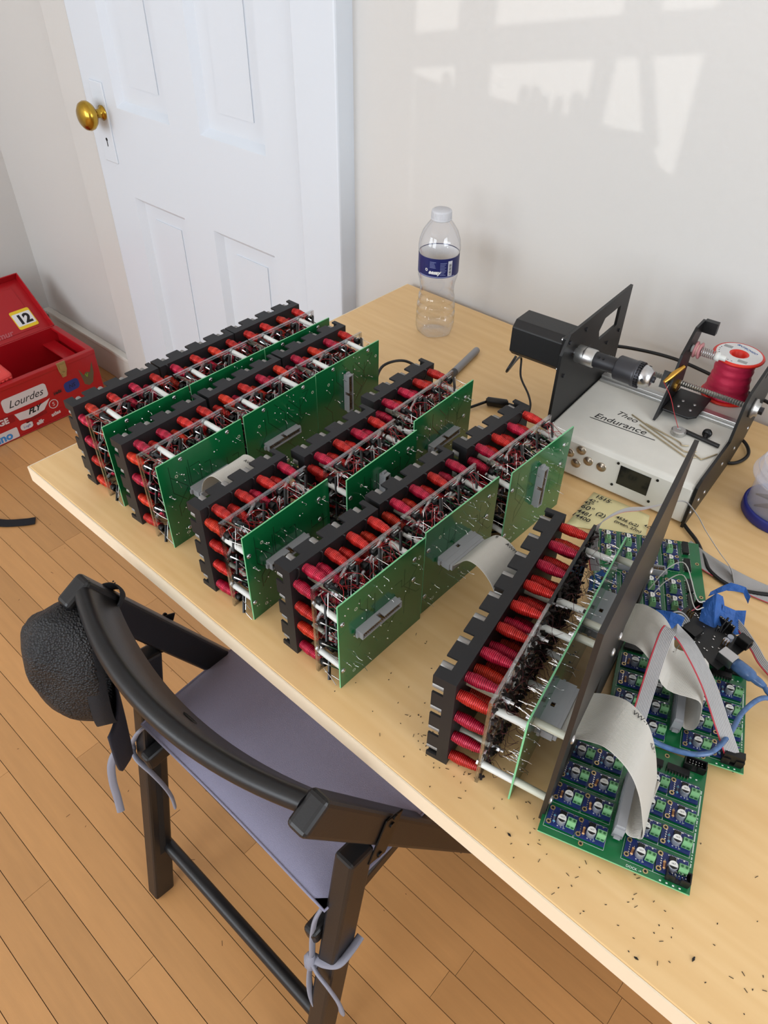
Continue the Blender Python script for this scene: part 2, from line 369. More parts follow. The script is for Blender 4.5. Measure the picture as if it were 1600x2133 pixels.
# ================================================================ table
def wood(name, c0, c1, scale, stretch, rough=.35):
    m = bpy.data.materials.new(name); m.use_nodes = True; nt = m.node_tree; b = nt.nodes['Principled BSDF']
    tc = nt.nodes.new('ShaderNodeTexCoord'); mp = nt.nodes.new('ShaderNodeMapping'); mp.inputs['Scale'].default_value = stretch
    nt.links.new(tc.outputs['Object'], mp.inputs[0])
    n = nt.nodes.new('ShaderNodeTexNoise'); n.inputs['Scale'].default_value = scale; n.inputs['Detail'].default_value = 6; n.inputs['Distortion'].default_value = .6
    nt.links.new(mp.outputs[0], n.inputs['Vector'])
    wv = nt.nodes.new('ShaderNodeTexWave'); wv.inputs['Scale'].default_value = scale * .35; wv.inputs['Distortion'].default_value = 16; wv.inputs['Detail'].default_value = 3; wv.bands_direction = 'Y'
    nt.links.new(mp.outputs[0], wv.inputs['Vector'])
    mx = nt.nodes.new('ShaderNodeMix'); mx.inputs[0].default_value = .14; nt.links.new(n.outputs['Fac'], mx.inputs[2]); nt.links.new(wv.outputs['Fac'], mx.inputs[3])
    cr = nt.nodes.new('ShaderNodeValToRGB'); cr.color_ramp.elements[0].position = .25; cr.color_ramp.elements[0].color = (*lin(c1), 1); cr.color_ramp.elements[1].position = .7; cr.color_ramp.elements[1].color = (*lin(c0), 1)
    nt.links.new(mx.outputs[0], cr.inputs[0]); nt.links.new(cr.outputs[0], b.inputs['Base Color']); b.inputs['Roughness'].default_value = rough
    MATS[name] = m; return m
wood('birch', (232, 195, 140), (221, 180, 123), 5.0, (1.0, 9, 9))
mat('edge_band', (238, 220, 192), .4)
TX0, TX1, TY0, TY1 = -.859, .86, .2615, 1.032
tb = thing('desk', 'birch veneer desk carrying the coil boards', 'desk', ((TX0 + TX1) / 2, (TY0 + TY1) / 2, 0))
tl = tb.location
MB().box(TX0 + .0015, TX1, TY0 + .0015, TY1, T - .0235, T).build('table_top', 'birch', tb, tl, bevel=.0015)
MB().box(TX0, TX1, TY0, TY0 + .0015, T - .024, T - .0005).build('edge_strip', 'edge_band', tb, tl)
MB().box(TX0, TX0 + .0015, TY0 + .0015, TY1, T - .024, T - .0005).build('edge_strip', 'edge_band', tb, tl)
for x in (TX0 + .08, TX1 - .08):
    for y in (TY0 + .38, TY1 - .06): MB().cyl((x, y, 0), (x, y, T - .024), .022, 16).build('leg', 'steel', tb, tl)
# ================================================================ coil modules
MW, MH, PT = .1205, .119, .0302
NC = [.0178 + PT * i for i in range(4)]                 # notches along the top edge
NZ = [.1025 - PT * j for j in range(4)]                 # notches down the side edge
LATA = [(.0185 + PT * i, .1115 - PT * j, i, j) for i in range(4) for j in range(4)]
LATB = [(.0065 + PT * i, .1005 - PT * j, i, j) for i in range(4) for j in range(4)]
LAT = LATA + LATB
cc = [.0127 + .0238 * i for i in range(5)]
def bracket_mesh():
    b = MB(); h = .0062; t = .0022
    b.box(-.0632, -.061, 0, MW, 0, MH)
    segs = [(0, NC[0] - h)] + [(NC[i] + h, NC[i + 1] - h) for i in range(3)] + [(NC[3] + h, MW)]
    for z0 in (0, MH - t):
        b.box(-.0715, -.0632, 0, MW, z0, z0 + t)
        for a, c in segs: b.box(-.082, -.0715, a, c, z0, z0 + t)
    NN = NZ[::-1]; segz = [(t, max(t + .0005, NN[0] - h))] + [(NN[i] + h, NN[i + 1] - h) for i in range(3)] + [(NN[3] + h, MH - t)]
    for y0 in (0, MW - t):
        b.box(-.0715, -.0632, y0, y0 + t, t, MH - t)
        for a, c in segz: b.box(-.082, -.0715, y0, y0 + t, a, c)
    return b.mesh('bracket', 'black_printed')
ME_BR = bracket_mesh()
XA = frame((0, 1, 0), (0, 0, 1), (1, 0, 0), (0, 0, 0))          # lathe axis along +x
def coil_mesh(mname, seed):
    rr = random.Random(seed); prof = [(.0005, 0)]; n = 22; L = .0295
    for k in range(n):
        t = k / (n - 1)
        base = .0040 + .0015 * math.sin(math.pi * min(1, t * 1.2 + .10)) if t < .66 else .0048 - (t - .66) / .34 * .0015
        for dt, dr in ((0, -.00022), (.5 / (n - 1), .00026)):
            tt = t + dt
            if tt <= 1: prof.append((base + dr + rr.uniform(-.00014, .00014), tt * L))
    prof.append((.0005, L)); b = MB(); b.lathe(prof, 11, XA); return b.mesh('coil', mname)
ME_CO = [coil_mesh(n, i) for i, n in enumerate(('coil_red', 'coil_crimson', 'coil_red', 'coil_crimson', 'coil_orange'))]
ME_RD = MB().cyl((-.020, 0, 0), (.001, 0, 0), .0038, 12).mesh('core_rod', 'rod')
def acrylic_mesh(seed=1, mname='acrylic'):
    rr = random.Random(seed); b = MB(); x0, x1 = -.0325, -.0295; w = .0032
    y0, y1, z0, z1 = -.001, MW - .001, .0, MH + .0015
    b.box(x0, x1, y0, y0 + w, z0, z1); b.box(x0, x1, y1 - w, y1, z0, z1); b.box(x0, x1, y0 + w, y1 - w, z0, z0 + w); b.box(x0, x1, y0 + w, y1 - w, z1 - w, z1)
    for k in range(4):
        c = (cc[k] + cc[k + 1]) / 2
        b.box(x0, x1, c - .0016, c + .0016, z0 + w, z1 - w)
        b.box(x0 + .0002, x1 - .0002, y0 + w, y1 - w, c - .0014, c + .0014)
    for i in range(5):
        for j in range(5):
            s = 1 if (i + j) % 2 else -1
            b.bar((-.031, cc[i] - .010, cc[j] - s * .010), (-.031, cc[i] + .010, cc[j] + s * .010), .0022, .0024, (1, 0, 0))
    return b.mesh('acrylic_plate', mname)
ME_AC = acrylic_mesh()
def bobbin_mesh():
    "black bobbin ends poking through the clear plate and the slanted black sensor legs behind it"
    b = MB(); rr = random.Random(4)
    for (y, z, i, j) in LAT:
        if 1:
            b.lathe([(.0022, -.0005), (.0042, -.0005), (.0042, .0065), (.0030, .0065), (.0030, .002)], 9, tr(-.0318, y, z) @ XA)
            s = rr.choice((-1, 1))
            b.bar((-.024, y + s * .003, z + .005), (-.0135, y - s * .008, z - .007 + rr.uniform(-.002, .002)), .0032, .0018, (1, 0, 0))
            if rr.random() < .5: b.bar((-.027, y + .006, z - .004), (-.012, y + .008, z + .006), .0016, .0016)
    return b.mesh('bobbin_ends', 'black_plastic')
ME_BB = bobbin_mesh()
def leads_mesh(seed, n=2, long=0):
    rr = random.Random(seed); b = MB()
    for (y_, z_, i, j) in LAT:
        if 1:
            for k in range(n):
                y, z = y_ + rr.uniform(-.008, .008), min(z_ + rr.uniform(-.009, .006), MH - .002)
                x0 = rr.uniform(-.027, -.014) ; y2, z2 = y + rr.uniform(-.006, .006), z + rr.uniform(-.006, .006)
                b.tube([(x0, y, z), ((x0 - .001) / 2, (y + y2) / 2 + rr.uniform(-.001, .001), (z + z2) / 2), (-.0012, y2, z2)], [.00035, .0005, .00045], 4, False)
            # bright bent leg of the sensor
            y, z = y_, min(z_, MH - .012); s = rr.choice((-1, 1))
            b.bar((-.0235, y + s * .006, z + .009), (-.0125, y - s * .006, z - .004), .0011, .0006, (1, 0, 0))
            if rr.random() < .7: b.bar((-.0285, y - .002, z + .008), (-.0285, y + .005, z + .0085), .0012, .0012, (1, 0, 0))
    return b.mesh('leads', 'solder')
ME_LD = [leads_mesh(s) for s in (11, 12, 13)]
def wires_mesh(seed):
    rr = random.Random(seed); b = MB()
    for k in range(34):
        i, j = rr.randrange(5), rr.choice((4, 4, 4, 3, 2, rr.randrange(5))); y, z = cc[i], cc[j]
        p = [(-.03, y + rr.uniform(-.004, .004), z + .003), (-.022 + rr.uniform(-.004, .004), y + rr.uniform(-.013, .013), min(z + rr.uniform(-.008, .012), MH + .004)), (-.012, y + rr.uniform(-.013, .013), min(z + rr.uniform(-.008, .009), MH)), (-.003, y + rr.uniform(-.008, .008), min(z + rr.uniform(-.006, .006), MH))]
        b.tube(spline(p, 4), .00026, 4, False)
    return b.mesh('magnet_wire', 'wire_red')
ME_WR = [wires_mesh(s) for s in (21, 22)]
def solder_mesh(seed, Wd=MW, n=36):
    rr = random.Random(seed); b = MB()
    for k in range(n):
        y, z = rr.uniform(.005, Wd - .005), rr.uniform(.005, MH - .004)
        r = rr.uniform(.0006, .0011); b.cyl((.0007, y, z), (.0007 + r, y, z), r, 6, r * .4)
        if rr.random() < .55: b.tube([(.001, y, z), (.001 + rr.uniform(.002, .006), y + rr.uniform(-.001, .001), z + rr.uniform(-.001, .001)), (.002 + rr.uniform(.004, .008), y + rr.uniform(-.002, .002), z + rr.uniform(-.002, .001))], .00028, 4)
    return b.mesh('solder_joint', 'solder')
ME_SO = [solder_mesh(s) for s in (31, 32, 33)]
def traces_mesh(seed, Wd=MW):
    rr = random.Random(seed); b = MB()
    for k in range(9):
        y, z = rr.uniform(.01, Wd - .01), rr.uniform(.06, MH - .006); pts = [(y, z)]
        for q in range(3):
            d = rr.choice(((0, -1), (1, -1), (-1, -1), (1, 0))); L = rr.uniform(.012, .035)
            y = min(max(y + d[0] * L * .6, .004), Wd - .004); z = min(max(z + d[1] * L * .7, .004), MH - .004); pts.append((y, z))
        for p, q in zip(pts[:-1], pts[1:]):
            if abs(p[0] - q[0]) + abs(p[1] - q[1]) > .002: b.bar((.00083, *p), (.00083, *q), .0009, .00006, (1, 0, 0))
    return b.mesh('trace', 'pcb_trace')
ME_TR = [traces_mesh(s) for s in (41, 42, 43)]
def pcb_mesh(Wd=MW):
    b = MB(); b.box(-.0008, .0008, 0, Wd, 0, MH); b.mi = [1, 1, 1, 0, 1, 0]; return b.mesh('circuit_board', ['pcb_green', 'pcb_edge'])
ME_PC = pcb_mesh()
HL = .0555
def header_mesh(plug=False):
    "box header lying along y, opening towards +x, key notch on its upper side"
    b = MB(); w2, hh, t = .0044, .0090, .0011; L2 = HL / 2
    b.box(0, .0025, -L2, L2, -w2, w2); b.box(.0025, hh, -L2, L2, -w2, -w2 + t)
    b.box(.0025, hh, -L2, -.0024, w2 - t, w2); b.box(.0025, hh, .0024, L2, w2 - t, w2)
    for s in (-1, 1):
        b.box(.0025, hh, s * L2 - (t if s > 0 else 0), s * L2 + (t if s < 0 else 0), -w2 + t, w2 - t)
        b.box(.0025, .005, s * (L2 + .0015) - .0015, s * (L2 + .0015) + .0015, -w2 * .6, w2 * .6)
    b.cur = 1
    for i in range(20):
        for z in (-.00127, .00127): b.box(.0025, .0085, -L2 + .0036 + i * .00254 - .0003, -L2 + .0036 + i * .00254 + .0003, z - .0003, z + .0003)
    return b.mesh('header', ['header_grey', 'gold'])
ME_HD = header_mesh()
ME_SC = MB().lathe([(.0027, 0), (.0027, .0006), (.0019, .0013), (.0008, .0015), (.0007, .0009), (.0003, .0009)], 12, XA).mesh('screw', 'steel')
ME_HO = MB().ring(.0012, .0021, 0, .00012, 14, XA).mesh('mounting_hole', mat('hole_ring', (176, 180, 160), .4))
ME_S1 = MB().cyl((-.0295, 0, 0), (-.0008, 0, 0), .0032, 14).mesh('standoff', 'nylon')
ME_S2 = MB().cyl((-.061, 0, 0), (-.0325, 0, 0), .0032, 14).mesh('standoff', 'nylon_old')
_n = MB(); _n.cyl((-.0295, 0, 0), (-.0272, 0, 0), .0042, 6, sm=False); _n.cyl((-.0272, 0, 0), (-.0225, 0, 0), .0026, 6, sm=False); _n.cyl((-.0225, 0, 0), (-.019, 0, 0), .0016, 8)
ME_NU = _n.mesh('nut', 'steel')
_n = MB(); _n.cyl((-.0345, 0, 0), (-.0325, 0, 0), .003, 6, sm=False); ME_NB = _n.mesh('nut', 'steel')
def black_lead(i, j, seed):
    rr = random.Random(seed); y, z = LATA[i * 4][0], LATA[i * 4][1]
    p = [(-.0615, y - .010, z + .006), (-.058, y - .0095, z + .0085), (-.0575, y - .0098, z + .001), (-.0595, y - .0115, z - .006)]
    return MB().tube(spline(p, 4), .0007, 5)
# standoff / hole / screw layouts: (y, z) on the board
SIDE = dict(front=[(.004, .096), (.004, .029), (.104, .104), (.104, .022)], back=[(.0245, .0965), (.0965, .100), (.0245, .0245)], holes=[(.023, .098), (.019, .011), (.113, .098)], screws=[(.005, .092), (.004, .025), (.105, .101), (.105, .073)])
TOP = dict(front=[(.027, .1145), (.093, .1145), (.027, .006), (.093, .006)], back=[(.0245, .0965), (.0725, .0965)], holes=[(.022, .094), (.114, .098), (.022, .010)], screws=[(.031, .113), (.098, .113), (.025, .016), (.062, .02)])
KCNT = [0]
def fill_module(t, lay, oy=0., seed=0, plate=True, leads=True):
    rr = random.Random(seed * 7 + 5)
    put('bracket', ME_BR, t, tr(0, oy, 0))
    for A, lat in ((1, LATA), (0, LATB)):
        for (y, z, i, j) in lat:
            if not (j < 2 or i == 0 or i == 3): continue            # the inner ones cannot be seen
            put('coil', rr.choice(ME_CO), t, tr(-.0612, oy + y + rr.uniform(-.0008, .0008), z + rr.uniform(-.0008, .0008)) @ rz(rr.uniform(-2, 2)) @ ry(rr.uniform(-2, 2)) @ rx(rr.uniform(0, 360)))
            if (A and j == 0) or (not A and i == 0): put('core_rod', ME_RD, t, tr(-.0632, oy + y, z))
    if plate:
        put('acrylic_plate', ME_AC, t, tr(0, oy, 0))
    if leads:
        tag(put('bobbin_ends', ME_BB, t, tr(0, oy, 0)), kind='stuff'); tag(put('leads', rr.choice(ME_LD), t, tr(0, oy, 0)), kind='stuff'); tag(put('magnet_wire', rr.choice(ME_WR), t, tr(0, oy, 0)), kind='stuff')
    for y, z in lay['back']: put('standoff', ME_S2, t, tr(0, oy + y, z)); put('nut', ME_NU, t, tr(0, oy + y, z))
    for y, z in lay['front']: put('standoff', ME_S1, t, tr(0, oy + y, z)); put('nut', ME_NB, t, tr(0, oy + y, z))
def board_parts(t, lay, hdr, seed):
    rr = random.Random(seed * 3 + 1)
    pc = put('circuit_board', ME_PC, t)
    tag(put('trace', rr.choice(ME_TR), pc), kind='stuff'); tag(put('solder_joint', rr.choice(ME_SO), pc), kind='stuff')
    for y, z in lay['holes']: put('mounting_hole', ME_HO, pc, tr(.0008, y, z))
    for y, z in lay['screws']: put('screw', ME_SC, pc, tr(.0008, y, z))
    if hdr:
        y, z, vert = hdr; put('header', ME_HD, pc, tr(.0008, y, z) @ (rx(90) if vert else Matrix.Identity(4)))
MODS = [  # pcb foot x, y start, rotation, layout, header (y, z, vertical), label
 (-.6965, .3035, .4, TOP, None, 'coil module in the row nearest the door, closest to the front edge'),
 (-.6975, .4265, .4, TOP, None, 'coil module in the middle of the row nearest the door'),
 (-.6985, .5485, .4, TOP, None, 'coil module in the row nearest the door, closest to the wall'),
 (-.5905, .3015, 2.2, TOP, (.064, .066, 0), 'coil module with a ribbon cable plugged in low on its green board'),
 (-.5965, .4265, 2.2, TOP, (.054, .062, 0), 'coil module with an empty level header, middle of the second row from the door'),
 (-.6025, .5490, 1.0, TOP, (.055, .069, 1), 'coil module with an upright header, second row from the door, wall end'),
 (-.4390, .2930, 2.2, SIDE, (.053, .066, 0), 'coil module with an empty level header, third row, nearest the front edge'),
 (-.4270, .4245, 2.4, SIDE, (.058, .068, 1), 'coil module with an upright header, middle of the third row'),
 (-.4450, .5560, 2.4, SIDE, (.058, .064, 0), 'coil module with a level header near the grey marker'),
 (-.3110, .2935, 0., SIDE, (.050, .066, 0), 'coil module with an empty level header, closest to the chair seat'),
 (-.3145, .4195, -.6, SIDE, (.050, .066, 0), 'coil module with a ribbon cable arching out of its green board'),
 (-.3065, .5540, -1.2, SIDE, (.058, .069, 1), 'coil module with an upright header, beside the winding machine buttons'),
]
MODO = []
for k, (x, y, a, lay, hdr, lab) in enumerate(MODS):
    t = thing('coil_module', lab, 'coil module', (x, y, T), a, 'coil modules on the desk'); MODO.append(t)
    fill_module(t, lay, 0, k); board_parts(t, lay, hdr, k)
    if k >= 6 or k in (1,):
        for i in ((0, 1, 2, 3) if k >= 6 else (0,)):
            bl = black_lead(i, 4, k); bl.build('black_lead', 'wire_black', t)
# ================================================================ assembly E: ten-coil double module on a black square plate
EO = (-.1236, .3105); EA = 10.7
te = thing('coil_assembly', 'double coil module bolted to a tall black square plate', 'coil module', (EO[0], EO[1], T), EA)
LE = MW * 2
ELAY1 = dict(front=[(.003, .0265), (.012, .096), (.106, .104), (.106, .022)], back=[(.0245, .0245), (.0245, .0965), (.0965, .100)])
ELAY2 = dict(front=[(.022, .104), (.098, .104), (.022, .03)], back=[(.0245, .0965), (.0965, .100)])
fill_module(te, ELAY1, 0, 41, True, leads=False); fill_module(te, ELAY2, MW, 42, False, leads=False)
put('acrylic_plate', acrylic_mesh(2, 'smoked'), te, tr(0, MW, 0)); te.children[-1]['label'] = 'dark plate of the far half'
pe = put('circuit_board', pcb_mesh(LE), te)
tag(put('solder_joint', solder_mesh(51, LE, 60), pe), kind='stuff'); tag(put('trace', traces_mesh(52, LE), pe), kind='stuff')
def e_leads(seed):
    rr = random.Random(seed); b = MB(); d = MB(); w = MB()
    for i in range(10):
        for j in range(5):
            yy = cc[i % 5] + (MW if i > 4 else 0)
            for k in range(2):
                y, z = yy + rr.uniform(-.008, .008), cc[j] + rr.uniform(-.006, .008); L = rr.uniform(.007, .015); dy, dz = rr.uniform(-.002, .002), rr.uniform(-.001, .003)
                b.tube([(-.0008, y, z), (-L * .5, y + dy * .5 + rr.uniform(-.0006, .0006), z + dz * .5), (-L, y + dy, z + dz)], [.0005, .00055, .00025], 5)
                b.tube([(-L * .3, y + .0007, z), (-L * .55, y - .0006 + dy, z + dz * .5 + .0005), (-L * .8, y + .0007 + dy, z + dz)], [.0003, .0006, .0003], 4)
            if rr.random() < .4: d.bar((-.001, yy + .004, cc[j] + .002), (-.004, yy + .004, cc[j] + .002), .0032, .002)
            for q in range(2):
                p = [(-.029, yy + rr.uniform(-.005, .005), cc[j] + .003)] + [(-.029 + .018 * f, yy + rr.uniform(-.012, .012), cc[j] + rr.uniform(-.006, .012)) for f in (.3, .6)] + [(-.010, yy + rr.uniform(-.006, .006), cc[j] + rr.uniform(-.003, .006))]
                w.tube(spline(p, 4), .00022, 4, False)
            for q in range(7):
                y = yy + rr.uniform(-.011, .011); z = cc[j] + rr.uniform(-.010, .010)
                d.bar((-.0293, y, z), (-.0270 + rr.uniform(-.001, .002), y + rr.uniform(-.005, .005), z + rr.uniform(-.004, .004)), .0022, .0012)
    return b, d, w
b, d, w = e_leads(9)
tag(b.build('leads', 'solder', te), kind='stuff'); tag(d.build('sensor_bodies', mat('sooty', (34, 26, 24), .6), te), kind='stuff'); tag(w.build('magnet_wire', mat('wire_dark', (70, 18, 22), .4), te), kind='stuff')
# tall plate with two cable slots
PX0, PX1 = .0285, .0325; PHt = .2465
pl = MB(); slots = [(.028, .088, .040, .098), (.150, .212, .040, .100)]
ys = [-.002, slots[0][0], slots[0][1], slots[1][0], slots[1][1], LE]
for k in range(5):
    if k in (1, 3):
        s = slots[k // 2]; pl.box(PX0, PX1, ys[k], ys[k + 1], 0, s[2]); pl.box(PX0, PX1, ys[k], ys[k + 1], s[3], PHt)
    else: pl.box(PX0, PX1, ys[k], ys[k + 1], 0, PHt)
pl.build('back_plate', mat('plate_black', (34, 31, 30), .42), te)
for y, z in [(.004, .026), (.018, .098), (.108, .108), (.128, .108), (.222, .106), (.115, .02)]:
    MB().cyl((.0008, y, z), (PX0, y, z), .0034, 14).build('standoff', 'nylon_old', te)
    n_ = MB(); n_.cyl((-.0030, y, z), (-.0008, y, z), .0038, 6, sm=False); n_.cyl((-.006, y, z), (-.003, y, z), .0019, 8); n_.build('nut', 'steel', te)
    put('screw', ME_SC, te, tr(PX1, y, z) @ Matrix.Scale(1.5, 4))
ME_PG = MB().box(.0062, .0155, -.0285, .0285, -.0042, .0042).box(.0155, .0185, -.0270, .0270, -.0036, .0036).mesh('plug', 'header_grey')
for y in (.058, .181):
    put('header', ME_HD, pe, tr(.0008, y, .069))
# ================================================================ amplifier boards lying on the desk
mat('breakout_blue', (28, 44, 104), .35, spec=.5)
mat('terminal_green', (118, 170, 120), .45)
mat('terminal_dark', (36, 92, 48), .5)
mat('cap_side', (168, 172, 184), .35, metal=.6)
mat('cap_top', (226, 226, 222), .4)
mat('ink_black', (22, 22, 24), .6)
mat('ink_white', (226, 232, 228), .6)
mat('resistor_tan', (206, 160, 112), .5)
mat('resistor_blue', (92, 150, 180), .5)
mat('band_dark', (110, 50, 30), .5)
mat('pad_gold', (206, 180, 130), .3, metal=.7)
mat('carrier_green', (20, 104, 58), .2, spec=.6, coat=.2)
mat('ribbon_grey', (188, 184, 176), .5)
mat('ribbon_light', (168, 166, 166), .5)
mat('ribbon_red', (186, 52, 66), .5)
# breakout board meshes (origin at the middle of its underside)
BX, BY = .0240, .0172
def breakout_meshes():
    d = {}
    b = MB(); b.box(-BX / 2, BX / 2, -BY / 2, BY / 2, .0, .0016); d['base'] = b.mesh('breakout_board', 'breakout_blue')
    b = MB(); b.lathe([(.0033, 0), (.0038, .0006), (.0038, .0066), (.0035, .0072)], 18); d['cap'] = None
    b.cur = 1; b.disc(.0035, .0072, 18); b.cur = 2
    n = 9; arc = [(.0034 * math.cos(a), .0034 * math.sin(a)) for a in [math.radians(200 + 140 * k / n) for k in range(n + 1)]]
    b.prism(arc, .0072, .0073); b.cur = 0
    d['cap'] = b.mesh('capacitor', ['cap_side', 'cap_top', 'ink_black'])
    b = MB(); P = [(-.0034, 0), (.0034, 0), (.0034, .0050), (.0018, .0082), (-.0018, .0082), (-.0030, .0050)]
    b.prism(P, -.0035, .0035, frame((0, 1, 0), (0, 0, 1), (1, 0, 0), (0, 0, 0)) @ rz(0)); 
    b.cur = 1
    for y in (-.0017, .0017): b.cyl((y, 0, .0081), (y, 0, .0085), .0011, 10)
    for y in (-.0017, .0017): b.box(y - .0011, y + .0011, -.00345, -.0036, .0012, .0034)
    d['term'] = b.mesh('screw_terminal', ['terminal_green', 'terminal_dark'])
    b = MB(); b.box(-.0026, .0026, -.0020, .0020, .0004, .0020); b.cur = 1
    for k in range(4):
        for s in (-1, 1): b.box(-.0021 + k * .00127, -.0017 + k * .00127, s * .0026 - .0006, s * .0026 + .0006, 0, .0007)
    d['chip'] = b.mesh('chip', ['black_plastic', 'solder'])
    b = MB(); b.ring(.0012, .0021, 0, .0002, 14); b.cur = 1; b.disc(.0012, .0001, 14); d['ring'] = b.mesh('mounting_hole', ['pad_gold', 'ink_black'])
    for nm, c in (('res_t', 'resistor_tan'), ('res_b', 'resistor_blue')):
        b = MB(); b.lathe([(.0002, -.0032), (.0011, -.003), (.0012, -.0022), (.0009, -.0016), (.0009, .0016), (.0012, .0022), (.0011, .003), (.0002, .0032)], 10, rx(90)); b.cur = 1
        for q in (-.0012, -.0002, .0008, .002): b.lathe([(.00123, q), (.00123, q + .0004)], 10, rx(90))
        b.cur = 2; b.cyl((0, -.0045, 0), (0, -.003, 0), .0003, 5); b.cyl((0, .003, 0), (0, .0045, 0), .0003, 5)
        d[nm] = b.mesh('resistor', [c, 'band_dark', 'solder'])
    b = MB()
    for k in range(5): b.cyl((-.0085, -.004 + k * .002, .0016), (-.0085, -.004 + k * .002, .0024), .0006, 6)
    rr = random.Random(2)
    for k in range(7): x, y = rr.uniform(-.004, .004), rr.choice((-.0072, .0072)); b.box(x - .0005, x + .0005, y - .0004, y + .0004, .0016, .0019)
    b.cyl((.0085, .0070, .0016), (.0085, .0070, .0023), .0008, 6)
    d['pins'] = b.mesh('solder_pins', 'solder')
    b = MB(); t = .00022
    for z in (.00165,):
        b.box(.0028, .0030, -.0080, .0080, .0016, z); b.box(.0028, .0115, .0079, .0081, .0016, z)
        for k in range(3): b.box(-.002 + k * .0018, -.0009 + k * .0018, .0052, .0054, .0016, z)
    d['silk'] = b.mesh('silk_print', 'ink_white')
    return d
BM = breakout_meshes()
TXT_CAP = text_mesh('ULT', .0018, 'ink_black', align='CENTER')
def idc_mesh(n=4, mname='black_plastic'):
    b = MB(); L = .0088; w, t, h = .0045, .0010, .0088
    L2 = L
    b.box(-L2, L2, -w, w, 0, .002); b.box(-L2, L2, w - t, w, .002, h); b.box(-L2, -.0022, -w, -w + t, .002, h); b.box(.0022, L2, -w, -w + t, .002, h)
    for s in (-1, 1): b.box(s * L2 - t / 2, s * L2 + t / 2, -w, w, .002, h)
    b.cur = 1
    for i in range(n + 1):
        for y in (-.00127, .00127): b.box(-n * .00127 + i * .00254 - .0003, -n * .00127 + i * .00254 + .0003, y - .0003, y + .0003, .002, .0078)
    return b.mesh('idc_header', [mname, 'solder'])
ME_IDC = idc_mesh()
b = MB(); b.box(-.0095, .0095, -.0032, .0032, .0008, .0042); b.cur = 1
for k in range(8):
    for s in (-1, 1): b.box(-.0089 + k * .00254 - .0004, -.0089 + k * .00254 + .0004, s * .0038 - .0007, s * .0038 + .0007, -.0002, .0014)
ME_DIP = b.mesh('driver_chip', ['black_plastic', 'solder'])
COLS = [.0160, .0405, .0800, .1050]; ROWS = [.0160, .0392, .0624, .0856]
BW, BD, BZ = .1215, .1195, .0100
ME_CAR = None
def carrier_mesh():
    b = MB(); b.box(0, BW, 0, BD, BZ - .0016, BZ); b.mi = [1, 0, 1, 1, 1, 1]
    return b.mesh('carrier_board', ['carrier_green', 'pcb_edge'])
ME_CAR = carrier_mesh()
_s = MB(); z = BZ
for x in COLS:
    for y in ROWS:
        for (a, c, e, f) in ((x - .0130, x - .0128, y - .0098, y + .0098), (x - .013, x + .0125, y - .0100, y - .0098), (x + .0124, x + .0126, y - .0098, y + .0098)): _s.box(a, c, e, f, z, z + .00006)
rr = random.Random(5)
for k in range(62):
    y = .022 + k * .00115
    if rr.random() < .86: _s.box(BW - .0028, BW - .0018, y, y + .00085, z, z + .00006)
for k in range(4): _s.box(.098 + k * .005, .0995 + k * .005, .0012, .0024, z, z + .00006); _s.box(.098 + k * .005, .0995 + k * .005, BD - .018, BD - .0168, z, z + .00006)
ME_SILK = _s.mesh('silk_print', 'ink_white')
_p = MB()
for x in COLS:
    for y in ROWS: 
        for k in range(3): _p.cyl((x - .008 + k * .005, y - .006, BZ - .0016), (x - .008 + k * .005, y - .006, .0004 if k == 0 else BZ - .004), .0004, 5)
for x, y in ((.006, .006), (BW - .006, .006), (.006, BD - .006), (BW - .006, BD - .006), (.06, .03), (.06, .09)): _p.cyl((x, y, 0), (x, y, BZ - .0016), .0009, 6)
ME_PINS = _p.mesh('pin_ends', 'wire_black')
ME_TR2 = None
_t = MB(); rr = random.Random(8)
for k in range(16):
    y = .03 + k * .0042; _t.box(.0535 if k % 2 else .066, .0555 if k % 2 else .0675, y, y + .0009, BZ, BZ + .00006)
    _t.bar((.0535, y, BZ), (.045 - (k % 3) * .003, y - .006, BZ), .0008, .0001)
ME_TR2 = _t.mesh('trace', mat('trace_light', (36, 126, 74), .3))
TXT_DOCK = text_mesh('DOCK ->', .0030, 'ink_white')
